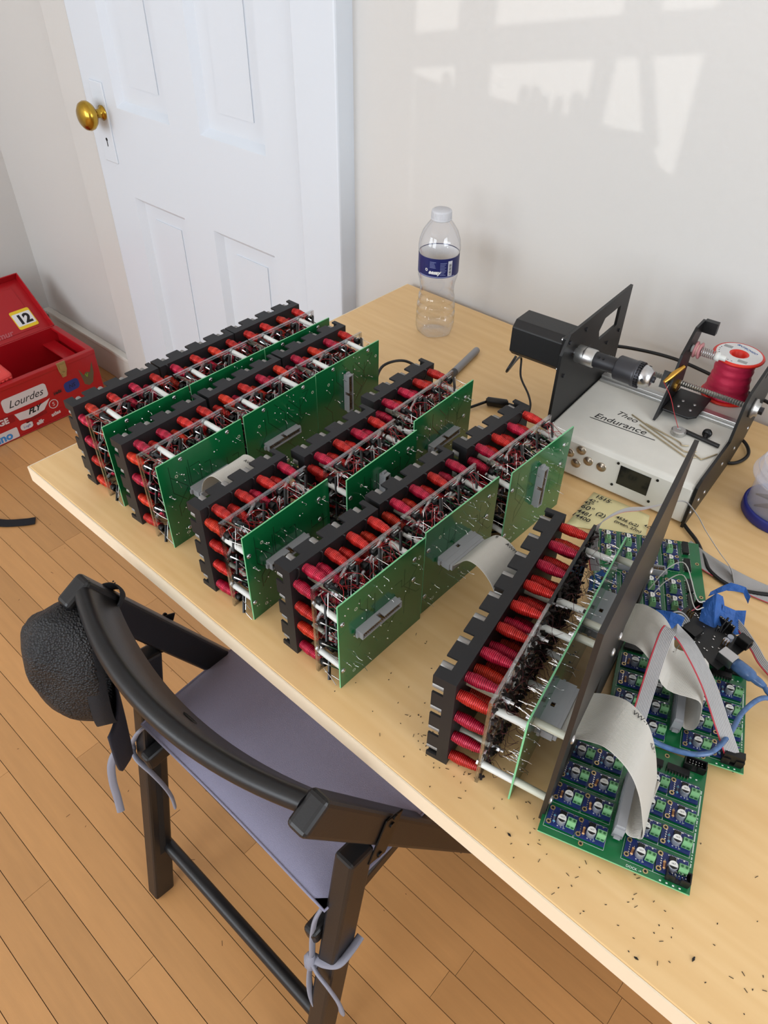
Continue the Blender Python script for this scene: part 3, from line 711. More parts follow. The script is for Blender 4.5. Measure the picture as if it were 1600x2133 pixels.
def amp_board(label, loc, rot, seed, skip=(), plug=True):
    t = thing('amplifier_board', label, 'circuit board', (loc[0], loc[1], T + loc[2]), rot, 'amplifier boards on the desk')
    cb = put('carrier_board', ME_CAR, t); rr = random.Random(seed)
    tag(put('silk_print', ME_SILK, cb), kind='stuff'); tag(put('pin_ends', ME_PINS, cb), kind='stuff'); tag(put('trace', ME_TR2, cb), kind='stuff'); put('lettering', TXT_DOCK, cb, tr(.072, .0012, BZ))
    for y in (.004, .115):
        for x in (.035, .087): put('mounting_hole', BM['ring'], cb, tr(x, y, BZ))
    for i, x in enumerate(COLS):
        for j, y in enumerate(ROWS):
            if (i, j) in skip: continue
            bo = put('breakout_board', BM['base'], t, tr(x, y, BZ + .0014) @ rz(rr.uniform(-2, 2)))
            put('capacitor', BM['cap'], bo, tr(-.0002, -.0030, .0016)); put('lettering', TXT_CAP, bo, tr(-.0002, -.0026, .0016 + .00725))
            put('screw_terminal', BM['term'], bo, tr(.0078, -.0016, .0016) @ rz(0)); put('chip', BM['chip'], bo, tr(-.0002, .0045, .0016))
            put('mounting_hole', BM['ring'], bo, tr(-.0096, .0064, .0016)); put('mounting_hole', BM['ring'], bo, tr(-.0096, -.0064, .0016))
            put('resistor', BM['res_t' if rr.random() < .6 else 'res_b'], bo, tr(-.0058, -.0026, .0030) @ rz(rr.uniform(-8, 8)))
            tag(put('solder_pins', BM['pins'], bo), kind='stuff'); tag(put('silk_print', BM['silk'], bo), kind='stuff')
    for x in (.0135, .042, .075, .0975): put('driver_chip', ME_DIP, t, tr(x, .1030, BZ))
    put('idc_header', ME_IDC, t, tr(.1105, .0085, BZ)); put('idc_header', ME_IDC, t, tr(.1100, .1130, BZ))
    put('header', ME_HD, t, tr(.0605, .049, BZ) @ frame((0, 0, 1), (0, 1, 0), (-1, 0, 0), (0, 0, 0)) @ Matrix.Identity(4))
    return t
b1 = amp_board('green amplifier board nearest the front edge, under the wide ribbon', (-.0885, .2995, 0), 17.3, 1)
b2 = amp_board('green amplifier board between the other two, under the folded ribbon', (-.0955, .4215, .0), 20.6, 2)
b3 = amp_board('green amplifier board by the sticky note, behind the black plate', (-.2415, .6575, 0), -60.8, 3)
# ================================================================ wide grey ribbon cables
def wpt(t, p): 
    a = t.rotation_euler[2]; return Vector((t.location[0] + p[0] * math.cos(a) - p[1] * math.sin(a), t.location[1] + p[0] * math.sin(a) + p[1] * math.cos(a), t.location[2] + p[2]))
def ydir(t): a = t.rotation_euler[2]; return Vector((-math.sin(a), math.cos(a), 0))
def xdir(t): a = t.rotation_euler[2]; return Vector((math.cos(a), math.sin(a), 0))
def wide_ribbon(label, path, w0, w1, plugs, texts=(), n=7, width=.0508):
    P = spline(path, n); loc = Vector((path[len(path) // 2][0], path[len(path) // 2][1], T))
    t = thing('ribbon_cable', label, 'cable', loc, 0, 'wide grey ribbon cables'); W = lerpdirs(w0, w1, len(P))
    MB().ribbon(P, W, width, .0009, 40, None).build('cable_band', 'ribbon_grey', t, loc)
    for M in plugs:
        put('plug', ME_PG, t, tr(*(-loc)) @ M)
    for (f, off, txt, size) in texts:
        i = int(f * (len(P) - 1)); d = (P[i + 1] - P[i - 1]).normalized(); wv = (W[i] - d * W[i].dot(d)).normalized(); nn = d.cross(wv)
        if nn.z < 0: nn = -nn; 
        M = frame(d, nn.cross(d), nn, P[i] + wv * off + nn * .0007 - loc); put('lettering', text_mesh(txt, size, 'ink_black'), t, M)
    return t
# R1: from the second module of the fourth row, curling over and down behind the assembly
md = MODO[10]
def hdr_M(t, y, z): return tr(*t.location) @ rz(math.degrees(t.rotation_euler[2])) @ tr(.0008, y, z)
s = wpt(md, (.0175, .050, .066)); yd = ydir(md)
p = [s, s + Vector((.006, 0, .008)), s + Vector((.018, .000, .021)), s + Vector((.034, .0, .020)), s + Vector((.050, .0, .006)), s + Vector((.060, .0, -.018)), s + Vector((.066, .0, -.045)), s + Vector((.072, .001, -.064))]
wide_ribbon('wide grey ribbon arching out of the fourth row towards the double module', p, yd, yd, [hdr_M(md, .050, .066)], [(.30, .020, '9J', .005), (.42, .019, 'AWM', .0055)])
# R0: on the second row, folding over its connector
md = MODO[3]; s = wpt(md, (.0175, .064, .066)); yd = ydir(md)
p = [s, s + Vector((.002, .000, .010)), s + Vector((.008, .001, .024)), s + Vector((.020, .004, .035)), s + Vector((.034, .007, .032)), s + Vector((.042, .008, .016)), s + Vector((.044, .009, -.012)), s + Vector((.044, .009, -.055))]
wide_ribbon('wide grey ribbon folded over a connector in the second row', p, yd, yd, [hdr_M(md, .064, .066)], [(.52, .014, 'AWM', .0055)])
# R2: assembly -> nearest amplifier board
def board_plug(t): return tr(*t.location) @ rz(math.degrees(t.rotation_euler[2])) @ tr(.0605, .049, BZ) @ frame((0, 0, 1), (0, 1, 0), (-1, 0, 0), (0, 0, 0))
s = wpt(te, (.0185, .058, .069)); e = wpt(b1, (.0605, .049, BZ + .0175))
p = [s, s + Vector((.008, .001, .006)), s + Vector((.022, .003, .016)), s + Vector((.040, .004, .022)), s + Vector((.060, .003, .014)), s + Vector((.075, .001, -.006)), e + Vector((.0170, .004, .004)), e + Vector((.0145, .004, -.010)), e + Vector((.004, .001, -.0075)), e]
p = p[:7] + [e + Vector((.0165, .005, -.006)), e + Vector((.009, .002, -.0105)), e + Vector((.0025, .0005, -.004))]
wide_ribbon('wide grey ribbon arching from the double module to the nearest amplifier board', p, ydir(te), ydir(b1), [hdr_M(te, .058, .069), board_plug(b1)], [(.36, .018, 'VW-1', .0062), (.50, .017, '-LF-', .0062)])
# R3: assembly -> middle amplifier board
s = wpt(te, (.0185, .181, .069)); e = wpt(b2, (.0605, .049, BZ + .0175))
p = [s, s + Vector((.008, .000, .004)), s + Vector((.020, -.001, .011)), s + Vector((.036, -.003, .013)), s + Vector((.052, -.007, .006)), s + Vector((.066, -.009, -.008)), e + Vector((.0085, .006, .028)), e + Vector((.0155, .005, .008)), e + Vector((.0150, .004, -.007)), e + Vector((.008, .002, -.0105)), e + Vector((.0025, .0005, -.004))]
wide_ribbon('wide grey ribbon folding down from the double module to the middle amplifier board', p, ydir(te), ydir(b2), [hdr_M(te, .181, .069), board_plug(b2)], [(.34, .016, '9J', .005), (.46, .017, 'AWM', .0055)])
# ================================================================ narrow ten-wire ribbons
def narrow_ribbon(label, path, wd, width=.0127, n=7, wires=10):
    P = spline(path, n); loc = Vector((path[0][0], path[0][1], T)); 
    W = []
    for k in range(len(P)):
        f = k / (len(P) - 1) * (len(wd) - 1); i = min(int(f), len(wd) - 2); W.append(Vector(wd[i]).lerp(Vector(wd[i + 1]), f - i))
    t = thing('flat_cable', label, 'cable', loc, 0)
    MB().ribbon(P, W, width, .0009, wires, True).build('cable_band', ['ribbon_light', 'ribbon_red'], t, loc); return t
def Z(x, y, z): return Vector((x, y, T + z))
narrow_ribbon('narrow grey ribbon with a red edge looping over the sticky note', [Z(-.198, .575, .03), Z(-.206, .566, .075), Z(-.205, .572, .098), Z(-.198, .604, .098), Z(-.188, .640, .084), Z(-.178, .668, .078), Z(-.165, .699, .07), Z(-.148, .703, .058), Z(-.132, .700, .045), Z(-.110, .700, .026), Z(-.093, .700, .013), Z(-.082, .690, .004)],
              [(.6, .3, .3), (.4, .1, .9), (.35, -.2, .9), (.25, -.6, .7), (.22, -.74, .62), (.20, -.78, .60), (.20, -.78, .60), (.2, -.7, .5)], .0110)
narrow_ribbon('narrow grey ribbon lying on the desk at the right edge', [Z(-.150, .706, .006), Z(-.125, .700, .005), Z(-.09, .697, .004), Z(-.05, .700, .003), Z(.02, .715, .003), Z(.10, .745, .002), Z(.25, .80, .002), Z(.45, .90, .002), Z(.60, 1.0, .002)], [(0, 1, .1), (0, 1, 0)], .026, 7, 20)
narrow_ribbon('narrow grey ribbon rising to a fold over the middle amplifier board', [wpt(b2, (.024, -.004, .004)), wpt(b2, (.024, -.004, .030)), wpt(b2, (.024, .012, .060)), wpt(b2, (.026, .040, .086)), wpt(b2, (.030, .062, .094)), wpt(b2, (.037, .066, .092)), wpt(b2, (.050, .056, .088)), wpt(b2, (.072, .037, .070)), wpt(b2, (.092, .018, .045)), wpt(b2, (.1075, .0085, .022))],
              [xdir(b2), xdir(b2), (.8, .6, 0), (.9, .9, 0), (.9, .5, 0), xdir(b2), xdir(b2)])
put('plug', MB().box(-.0085, .0085, -.0032, .0032, .004, .0135).mesh('plug', 'black_plastic'), C.objects['flat_cable.002'], tr(*(-Vector((C.objects['flat_cable.002'].location)))) @ tr(*wpt(b2, (.1105, .0085, BZ))) @ rz(20.6))
narrow_ribbon('thin twisted grey ribbon leaving past the blue tape', [Z(-.060, .612, .030), Z(-.045, .606, .026), Z(-.028, .600, .018), Z(-.012, .594, .010), Z(.02, .588, .004), Z(.09, .59, .003), Z(.25, .64, .003), Z(.42, .78, .003)], [(0, .3, 1), (0, .6, .6), (0, 1, .1)], .009, 7, 6)
# ================================================================ microcontroller board
AO = Vector((-.044, .5400, T + .0285)); ang = math.degrees(math.atan2(.594, -.805))
ta = thing('microcontroller_board', 'black microcontroller board with a blue cable plugged into it', 'circuit board', AO, -13)
# local: x runs away from the USB end in -x; width along -y
def ab(x0, x1, y0, y1, z0, z1): return MB().box(-x1, -x0, y0, y1, z0, z1)
ab(0, .068, 0, .051, -.0016, 0).build('board', mat('mcu_black', (18, 18, 19), .35), ta)
for (a, c, y) in ((.020, .066, .0508), (.030, .066, .0022)):
    h = ab(a, c, y - .00125, y + .00125, 0, .0085); h.cur = 1
    for k in range(int((c - a) / .00254)): h.box(-(a + .0013 + k * .00254) - .0004, -(a + .0013 + k * .00254) + .0004, y - .0004, y + .0004, .0085, .00855)
    h.build('pin_socket', ['black_plastic', 'ink_white'], ta)
ab(.036, .064, .010, .024, 0, .006).build('shield_block', 'black_plastic', ta)
u = ab(-.006, .010, .009, .021, 0, .0108).build('usb_socket', 'steel', ta, bevel=.0006)
ab(-.0065, -.0058, .011, .019, .002, .009).build('socket_mouth', 'ink_white', u)
j = ab(-.002, .0115, .041, .050, 0, .0108).build('power_jack', 'black_plastic', ta, bevel=.001)
jm = MB(); jm.lathe([(.0012, .0), (.0031, .0), (.0031, .0006)], 14, frame((0, 1, 0), (0, 0, 1), (1, 0, 0), (.0021, .0455, .006))); jm.build('jack_mouth', 'dark_hole', j)
MB().cyl((-.016, .040, 0), (-.016, .040, .0055), .0031, 14).build('capacitor', 'cap_side', ta); MB().cyl((-.016, .0330, 0), (-.016, .0330, .0055), .0031, 14).build('capacitor', 'cap_side', ta)
for (x, y) in ((.012, .028), (.056, .030)):
    q = MB()
    for i in range(2):
        for k in range(3): q.box(-x - k * .00254 - .0003, -x - k * .00254 + .0003, y + i * .00254 - .0003, y + i * .00254 + .0003, 0, .0085)
    q.build('pin_group', 'gold', ta)
q = MB(); rr = random.Random(4)
for k in range(26):
    x, y = rr.uniform(.012, .06), rr.uniform(.006, .046); q.box(-x - .0008, -x + .0008, y - .0005, y + .0005, 0, .0008)
tag(q.build('small_parts', 'solder', ta), kind='stuff')
q = MB(); q.box(-.060, -.036, .0252, .0262, 0, .0001); q.box(-.055, -.030, .0445, .046, 0, .0001)
q.build('silk_print', 'ink_white', ta)
for x, y in ((.014, .003), (.014, .050), (.066, .010), (.066, .046)):
    MB().cyl((-x, y, -.0018), (-x, y, -.0145), .0016, 8).build('spacer', 'nylon', ta)
# blue usb cable: moulded plug and a cord that leaves the frame and comes back across the boards
mat('usb_blue', (72, 104, 150), .25, spec=.6, var=.25, vscale=160)
def al(p): 
    a = ta.rotation_euler[2]; return wpt(ta, p)
up_ = xdir(ta)
s0 = al((.0062, .015, .0056))
tu = thing('usb_cable', 'translucent blue usb cable plugged into the black board', 'cable', (s0[0], s0[1], T))
pg = MB(); M = frame(up_, ydir(ta), Vector((0, 0, 1)), s0)
pg.lathe([(.0004, 0), (.0062, .0002), (.0066, .004), (.0066, .014), (.0058, .019), (.0042, .021), (.0042, .026), (.0034, .030), (.0026, .033)], 10, M @ XA)
pg.build('plug', 'usb_blue', tu, tu.location)
e0 = s0 + up_ * .031
P = spline([e0, e0 + up_ * .012 + Vector((0, 0, -.001)), Z(.030, .590, .02), Z(.075, .575, .01), Z(.085, .55, .004), Z(.055, .540, .010), Z(.024, .546, .022), Z(.002, .534, .034), Z(-.007, .505, .035), Z(-.007, .474, .034), Z(-.012, .447, .0325), Z(-.030, .431, .0325), Z(-.055, .424, .033), Z(-.075, .434, .032), Z(-.085, .46, .034)], 8)
MB().tube(P, .0024, 10).build('cord', 'usb_blue', tu, tu.location)
# ================================================================ blue masking tape flags with wires
mat('tape_blue', (38, 88, 160), .6, var=.12, vscale=120, bump=.3, bscale=400)
def tape(label, pts, quads, extra=None):
    loc = Vector((pts[0][0], pts[0][1], T)); t = thing('tape_flag', label, 'tape', loc, 0, 'blue tape flags')
    b = MB(); b.add(pts, quads); o = b.build('tape', 'tape_blue', t, loc)
    sd = o.modifiers.new('sub', 'SUBSURF'); sd.subdivision_type = 'SIMPLE'; sd.levels = sd.render_levels = 3
    tx = bpy.data.textures.new('crumple', 'CLOUDS'); tx.noise_scale = .012
    dm = o.modifiers.new('crumple', 'DISPLACE'); dm.texture = tx; dm.strength = .0035; dm.texture_coords = 'LOCAL'
    so_ = o.modifiers.new('thick', 'SOLIDIFY'); so_.thickness = .0004; return t
def px_quad(c, u, v, w, h, skew=0):
    c = Vector(c); u = Vector(u); v = Vector(v)
    return [c - u * w - v * h, c + u * w - v * h * .8 + u * skew, c + u * w * 1.05 + v * h, c - u * w * .9 + v * h * .9]
cu, cv = RX, UP
tape('crumpled blue tape flag over the far amplifier board corner', [Z(-.117, .541, .058), Z(-.092, .553, .056), Z(-.090, .545, .030), Z(-.106, .529, .026), Z(-.104, .545, .062), Z(-.098, .537, .028)], [(0, 4, 5, 3), (4, 1, 2, 5)])
tape('large blue tape flag folded on two black wires', [Z(-.089, .599, .042), Z(-.076, .612, .050), Z(-.058, .598, .024), Z(-.081, .579, .020), Z(-.082, .603, .058), Z(-.064, .582, .018)], [(0, 4, 5, 3), (4, 1, 2, 5)])
tape('right hand blue tape flag with torn ragged edges', [Z(-.072, .605, .046), Z(-.052, .618, .042), Z(-.044, .607, .022), Z(-.064, .594, .018), Z(-.060, .613, .040), Z(-.052, .601, .018)], [(0, 4, 5, 3), (4, 1, 2, 5)])
tape('curled strip of blue tape standing behind the tape flags', [Z(-.090, .620, .040), Z(-.078, .632, .054), Z(-.064, .640, .050), Z(-.056, .638, .044), Z(-.090, .618, .035), Z(-.078, .629, .044), Z(-.064, .638, .044), Z(-.055, .637, .034)], [(0, 1, 5, 4), (1, 2, 6, 5), (2, 3, 7, 6)])
tape('blue tape scrap under the double module leads', [Z(-.206, .588, .004), Z(-.186, .600, .026), Z(-.176, .580, .022), Z(-.196, .566, .003), Z(-.196, .595, .018), Z(-.187, .572, .016)], [(0, 4, 5, 3), (4, 1, 2, 5)])
def wire(label, pts, r, m, name='wire', grp=None, n=6):
    loc = Vector((pts[0][0], pts[0][1], T)); o = MB().tube(spline(pts, 6), r, 6).build(name, m, None, loc); o.location = loc; return tag(o, label, 'wire', grp)
mat('wire_white', (205, 205, 200), .5); mat('wire_grey', (150, 150, 150), .5); mat('wire_pink', (200, 90, 110), .5)
wire('long white wire looping high from the far board to the tape flags', [wpt(b3, (.094, .058, .016)), wpt(b3, (.088, .070, .045)), wpt(b3, (.090, .085, .058)), Z(-.094, .585, .055), Z(-.088, .598, .045)], .0006, 'wire_white')
wire('short white wire looping low from the far board to the tape flags', [wpt(b3, (.100, .062, .016)), wpt(b3, (.096, .072, .036)), wpt(b3, (.098, .086, .048)), Z(-.092, .580, .048), Z(-.086, .592, .042)], .0006, 'wire_white')
wire('white wire crossing the far board behind the black plate', [wpt(b3, (.070, .010, .02)), wpt(b3, (.078, .025, .034)), wpt(b3, (.085, .044, .03)), wpt(b3, (.099, .050, .018))], .0006, 'wire_white')
for k in range(6):
    wire(('topmost', 'second', 'third', 'fourth', 'fifth', 'lowest')[k] + ' grey wire of the bundle beside the blue tape', [Z(-.108 + .002 * k, .549 + .001 * k, .050 - .002 * k), Z(-.100 + .0015 * k, .560, .052 - .003 * k), Z(-.092, .570 - .0012 * k, .040 - .002 * k), Z(-.087, .577 - .001 * k, .022 - .0008 * k)], .0009, 'wire_grey', grp='grey wires beside the blue tape')
wire('pink wire running from the far board to the tape strip', [wpt(b3, (.112, .085, .014)), Z(-.097, .592, .026), Z(-.088, .612, .036), Z(-.084, .618, .038)], .0008, 'wire_pink')
for k in range(2):
    wire(('left' if k == 0 else 'right') + ' black wire hanging from the large tape flag to the black board', [Z(-.066 + .0035 * k, .588 + .002 * k, .034), Z(-.064 + .0035 * k, .584 + .002 * k, .026), al((-.030 + k * .004, .0508, .012)), al((-.030 + k * .004, .0508, .0088))], .0010, 'wire_black')
wire('thin grey wire arcing below the left blue tape flag', [Z(-.089, .552, .036), Z(-.086, .556, .022), Z(-.088, .553, .010), Z(-.094, .547, .003)], .0004, 'wire_white')
wire('short brown wire beside the middle amplifier board', [wpt(b2, (-.004, .112, .018)), wpt(b2, (.008, .116, .026)), wpt(b2, (.024, .121, .022)), wpt(b2, (.03, .122, .014))], .0008, mat('wire_brown', (62, 30, 22), .5))
# ================================================================ coil winding machine
mat('machine_grey', (218, 216, 208), .42, var=.04, vscale=25, bump=.06, bscale=900)
mat('machine_black', (20, 20, 21), .42, bump=.08, bscale=900)
mat('screen_glass', (10, 12, 18), .12, spec=.7)
mat('aluminium', (188, 188, 186), .35, metal=.9)
mat('dark_steel', (62, 62, 66), .4, metal=.8)
mat('button_steel', (176, 164, 148), .3, metal=.9)
mat('spool_red', (222, 48, 34), .4)
mat('wire_spool', (214, 46, 84), .38, metal=.2, bump=.3, bscale=300, stretch=(1, 1, 8))
mat('label_white', (224, 224, 224), .5)
mat('ink_blue', (44, 84, 150), .6)
mt = thing('winding_machine', 'grey and black coil winding machine with a drill chuck', 'machine', (-.170, .7435, T), 4.0)
YZ = frame((0, 1, 0), (0, 0, 1), (1, 0, 0), (0, 0, 0))           # prism in (y,z), extruded along x
hs = MB().prism([(0, .004), (0, .0545), (.0045, .0600), (.10, .0605), (.215, .0605), (.215, .004)], -.195, 0, YZ).build('housing', 'machine_grey', mt, bevel=.0025)
# front panel: buttons, screen, usb slot
for (x, z) in ((-.1432, .0476), (-.1465, .0255), (-.1313, .0359), (-.1131, .0354), (-.1577, .0373)):
    bt = MB(); bt.lathe([(.0005, .0022), (.0040, .0022), (.0042, .0014), (.0056, .0014), (.0066, .0008), (.0066, 0)], 20, frame((1, 0, 0), (0, 0, 1), (0, -1, 0), (x, 0, z))); bt.build('push_button', 'button_steel', mt)
MB().box(-.0898, -.0500, -.0006, .001, .0215, .0495).build('screen', 'screen_glass', mt)
for (x, z) in ((-.0935, .0510), (-.0425, .0498), (-.0450, .0150), (-.0945, .0170)):
    MB().cyl((x, -.0008, z), (x, .001, z), .0018, 12).build('screw', 'black_plastic', mt)
MB().box(-.0265, -.0205, -.0006, .001, .019, .029).build('port', 'black_plastic', mt)
for x in (-.18, -.015):
    for y in (.02, .19): MB().cyl((x, y, 0), (x, y, .005), .006, 12).build('foot', 'black_plastic', mt)
# left plate with window, in polygon strips around the cut-out
lp = MB(); W0, W1 = -.1995, -.1958
for poly in ([(.006, .004), (.100, .004), (.100, .183), (.022, .183), (.006, .160)],
             [(.100, .004), (.200, .004), (.200, .135), (.100, .135)], [(.172, .135), (.200, .135), (.200, .183), (.172, .164)], [(.100, .164), (.172, .164), (.200, .183), (.100, .183)],
             [(.100, .135), (.118, .135), (.112, .150), (.124, .164), (.100, .164)]):
    lp.prism(poly, W0, W1, YZ)
lp.build('end_plate', 'machine_black', mt)
for (y, z) in ((.022, .172), (.022, .126), (.066, .172), (.066, .126), (.15, .118), (.186, .122)):
    MB().cyl((W1, y, z), (W1 + .0018, y, z), .0026, 10).build('screw', 'dark_steel', mt)
sp = .1490; sy = .045
# right plate
rpz = MB().prism([(-.003, .001), (.0005, .060), (.012, .066), (.108, .066), (.114, .120), (.124, .128), (.20, .140), (.262, .110), (.262, .060), (.215, .014), (.170, .001)], .0005, .0040, YZ).build('end_plate', 'machine_black', mt)
MB().prism([(.18, .125), (.20, .122), (.262, .165), (.262, .185)], .0005, .0045, YZ).build('brace_arm', 'machine_black', mt)
for (y, z) in ((.006, .020), (.030, .024), (.052, .022), (.105, .034), (.155, .030), (.205, .035)):
    MB().lathe([(.0026, 0), (.0026, .0006), (.0015, .0014), (.0004, .0015)], 12, tr(.0040, y, z) @ XA).build('screw', 'steel', mt)
LSY, LSZ = .168, .0870
MB().lathe([(.0005, .0), (.013, .0), (.013, .004), (.009, .006), (.009, .009), (.0005, .009)], 22, tr(.004, LSY, LSZ) @ XA).build('bearing', 'aluminium', mt)
MB().cyl((.012, LSY, LSZ), (.018, LSY, LSZ), .0052, 6, sm=False).build('nut', 'dark_steel', mt)
# stepper motor
mo = MB(); c = .008; y0, y1, z0, z1 = .021, .069, .126, .175
mo.prism([(y0 + c, z0), (y1 - c, z0), (y1, z0 + c), (y1, z1 - c), (y1 - c, z1), (y0 + c, z1), (y0, z1 - c), (y0, z0 + c)], -.275, -.205, YZ)
mo.box(-.205, -.1995, y0 - .001, y1 + .001, z0 - .001, z1 + .001)
mo = mo.build('stepper_motor', 'machine_black', mt, bevel=.001)
for (y, z) in ((.025, .130), (.025, .171), (.065, .171)): MB().cyl((-.2075, y, z), (-.205, y, z), .0022, 8).build('screw', 'steel', mo)
def onx_(p, x): return [(r, x_ - 0) for r, x_ in p]
S = tr(0, sy, sp)
MB().cyl((-.197, sy, sp), (-.1925, sy, sp), .0055, 14).build('shaft', 'steel', mt)
cp = MB().lathe([(.004, 0), (.0108, 0), (.0112, .0006), (.0112, .0235), (.0108, .024), (.004, .024)], 24, tr(-.1925, sy, sp) @ XA).build('shaft_coupler', 'aluminium', mt)
MB().box(-.182, -.1815, sy - .011, sy + .0113, sp - .0003, sp + .0115).build('coupler_slit', 'dark_steel', cp)
sl_ = MB().lathe([(.004, 0), (.0095, 0), (.0098, .0005), (.0098, .028), (.0095, .0285), (.004, .0285)], 22, tr(-.1685, sy, sp) @ XA).build('sleeve', mat('sleeve_dark', (44, 44, 47), .45, metal=.3), mt)
for dx in (.006, .012): MB().cyl((-.1685 + dx, sy - .006, sp + .0072), (-.1685 + dx, sy - .0068, sp + .0084), .0015, 8).build('grub_screw', 'black_plastic', sl_)
ck = MB().lathe([(.004, 0), (.0135, 0), (.0150, .0015), (.0152, .022), (.0160, .0235), (.0160, .0275), (.010, .0278)], 28, tr(-.1400, sy, sp) @ XA).build('chuck', mat('chuck_dark', (66, 66, 70), .38, metal=.5), mt)
tg = MB(); tg.lathe([(.010, 0), (.0152, 0), (.0152, .003), (.010, .003)], 28, tr(-.1124, sy, sp) @ XA)
for k in range(28):
    a = 2 * math.pi * k / 28; tg.bar((-.1126, sy + .0150 * math.cos(a), sp + .0150 * math.sin(a)), (-.1082, sy + .0150 * math.cos(a), sp + .0150 * math.sin(a)), .0014, .0018, (0, math.cos(a), math.sin(a)))
tg.build('chuck_gear', 'dark_steel', ck)
MB().lathe([(.006, 0), (.0138, 0), (.0138, .004), (.0128, .0085), (.0095, .0135), (.0055, .0150), (.0045, .0105), (.0005, .0105)], 28, tr(-.1094, sy, sp) @ XA).build('chuck_nose', 'steel', ck)
for k in range(3):
    a = 2.1 * k + .5; MB().bar((-.0985, sy + .0022 * math.cos(a), sp + .0022 * math.sin(a)), (-.0915, sy + .0022 * math.cos(a), sp + .0022 * math.sin(a)), .0026, .0026, (0, math.cos(a), math.sin(a))).build('jaw', 'dark_steel', ck)
    MB().cyl((-.103, sy + .0128 * math.cos(a + .4), sp + .0128 * math.sin(a + .4)), (-.103, sy + .0139 * math.cos(a + .4), sp + .0139 * math.sin(a + .4)), .0018, 10).build('key_hole', 'black_plastic', ck)
# slide rail, lead screw, carriage
rl = MB(); rl.box(-.192, -.001, .146, .164, .0605, .0650); rl.box(-.192, -.001, .150, .160, .0650, .0690); rl = rl.build('slide_rail', 'aluminium', mt, bevel=.0006)
for k in range(7): MB().box(-.183 + k * .028, -.178 + k * .028, .1655, .1690, .0604, .0612).build('slot', 'black_plastic', rl)
lsb = MB(); prof = []; n = 120
for k in range(n + 1): prof.append((.0033 if k % 2 else .0041, k * .192 / n))
lsb.lathe(prof, 14, tr(-.195, LSY, LSZ) @ XA, False); lsb.build('lead_screw', mat('screw_steel', (168, 166, 160), .35, metal=.9), mt)
cr_ = MB().prism([(-.091, .116), (-.056, .116), (-.048, .126), (-.048, .180), (-.091, .180)], .0700, .0735).build('carriage', 'machine_black', mt, bevel=.001)
for (x, y) in ((-.076, .134), (-.060, .134), (-.076, .150), (-.060, .150)): MB().lathe([(.0022, 0), (.0022, .0004), (.0012, .001), (.0006, .0006), (.0002, .0006)], 12, tr(x, y, .0735)).build('screw', 'steel', cr_)
ar = MB().prism([(.100, .062), (.112, .062), (.180, .0735), (.180, .120), (.204, .158), (.200, .166), (.172, .166), (.140, .140), (.128, .100)], -.0945, -.0912, YZ)
ar.box(-.0912, -.074, .196, .2045, .150, .166); ar.prism([(.118, .100), (.132, .104), (.124, .122)], -.104, -.0945, YZ)
ar.build('guide_arm', 'machine_black', mt)
pu = MB(); PM = tr(-.0905, .170, .138) @ XA
pu.lathe([(.002, .0), (.005, .0), (.005, .004), (.002, .004)], 14, PM); pu.build('axle_nut', 'nylon', mt)
MB().lathe([(.003, .004), (.0105, .004), (.0108, .0055), (.0075, .0080), (.0108, .0105), (.0105, .012), (.003, .012)], 24, PM).build('guide_wheel', mat('wheel_pink', (178, 120, 122), .5), mt)
MB().lathe([(.0076, .0068), (.0079, .0075), (.0079, .0085), (.0076, .0092)], 24, PM).build('wheel_felt', mat('felt_cream', (226, 206, 184), .8), mt)
hx = []
for k in range(96): a = k / 96 * 2 * math.pi * 7; hx.append(PM @ Vector((.0055 * math.cos(a), .0055 * math.sin(a), .0125 + k / 96 * .018)))
MB().tube(hx, .0005, 5).build('spring', 'steel', mt)
MB().lathe([(.0005, .0305), (.006, .0305), (.006, .036), (.0035, .0365), (.0035, .044), (.0005, .044)], 16, PM).build('tension_knob', 'nylon', mt)
gd = MB(); gd.tube([(-.0975, .112, .112), (-.0930, .122, .118), (-.0860, .140, .126)], [.0022, .0042, .003], 10); gd.build('brass_guide', 'gold', mt)
MB().ring(.003, .0085, -.001, .003, 18, tr(-.0905, .150, .092) @ XA).build('brass_nut', 'gold', mt)
# marker lettering written on the lid
put('lettering', text_mesh('Theo', .0145, 'ink_black', shear=.25), mt, tr(-.1400, .0850, .0606) @ rz(-7))
put('lettering', text_mesh('Endurance', .0165, 'ink_black', shear=.2), mt, tr(-.1590, .0600, .0606) @ rz(3))
MB().box(0, .088, -.0006, .0006, 0, .0001, tr(-.162, .0560, .0606) @ rz(3)).build('underline', 'ink_black', mt)
# ---- things on and around the machine
def ml(p): return wpt(mt, p)
spo = ml((-.042, .222, .0606))
ts = thing('wire_spool', 'red spool of crimson magnet wire with a round white label', 'spool', spo, 4)
fr = MB(); fr.lathe([(.0085, 0), (.0300, 0), (.0318, .0010), (.0318, .0028), (.0300, .0036), (.0160, .0040), (.0150, .0060), (.0150, .0560), (.0300, .0600), (.0325, .0606), (.0330, .0622), (.0315, .0636), (.0110, .0636), (.0088, .0620), (.0085, 0)], 40)
fr.build('spool_body', 'spool_red', ts)
prof = [(.0150, .0040)]
for k in range(27): prof.append((.0290 - .0042 * min(1, k / 14) + (.0003 if k % 2 else 0) + .0005 * math.sin(k * 1.1), .0045 + k * .0020))
prof.append((.0150, .0570)); MB().lathe(prof, 36).build('winding', 'wire_spool', ts)
lb = MB().ring(.0125, .0292, .06362, .06385, 40).build('label', 'label_white', ts)
put('lettering', text_mesh('BNTECHGO', .0058, 'ink_blue', shear=.2, bold=.00015, align='CENTER'), lb, tr(.004, .0165, .0639) @ rz(-22))
q = MB()
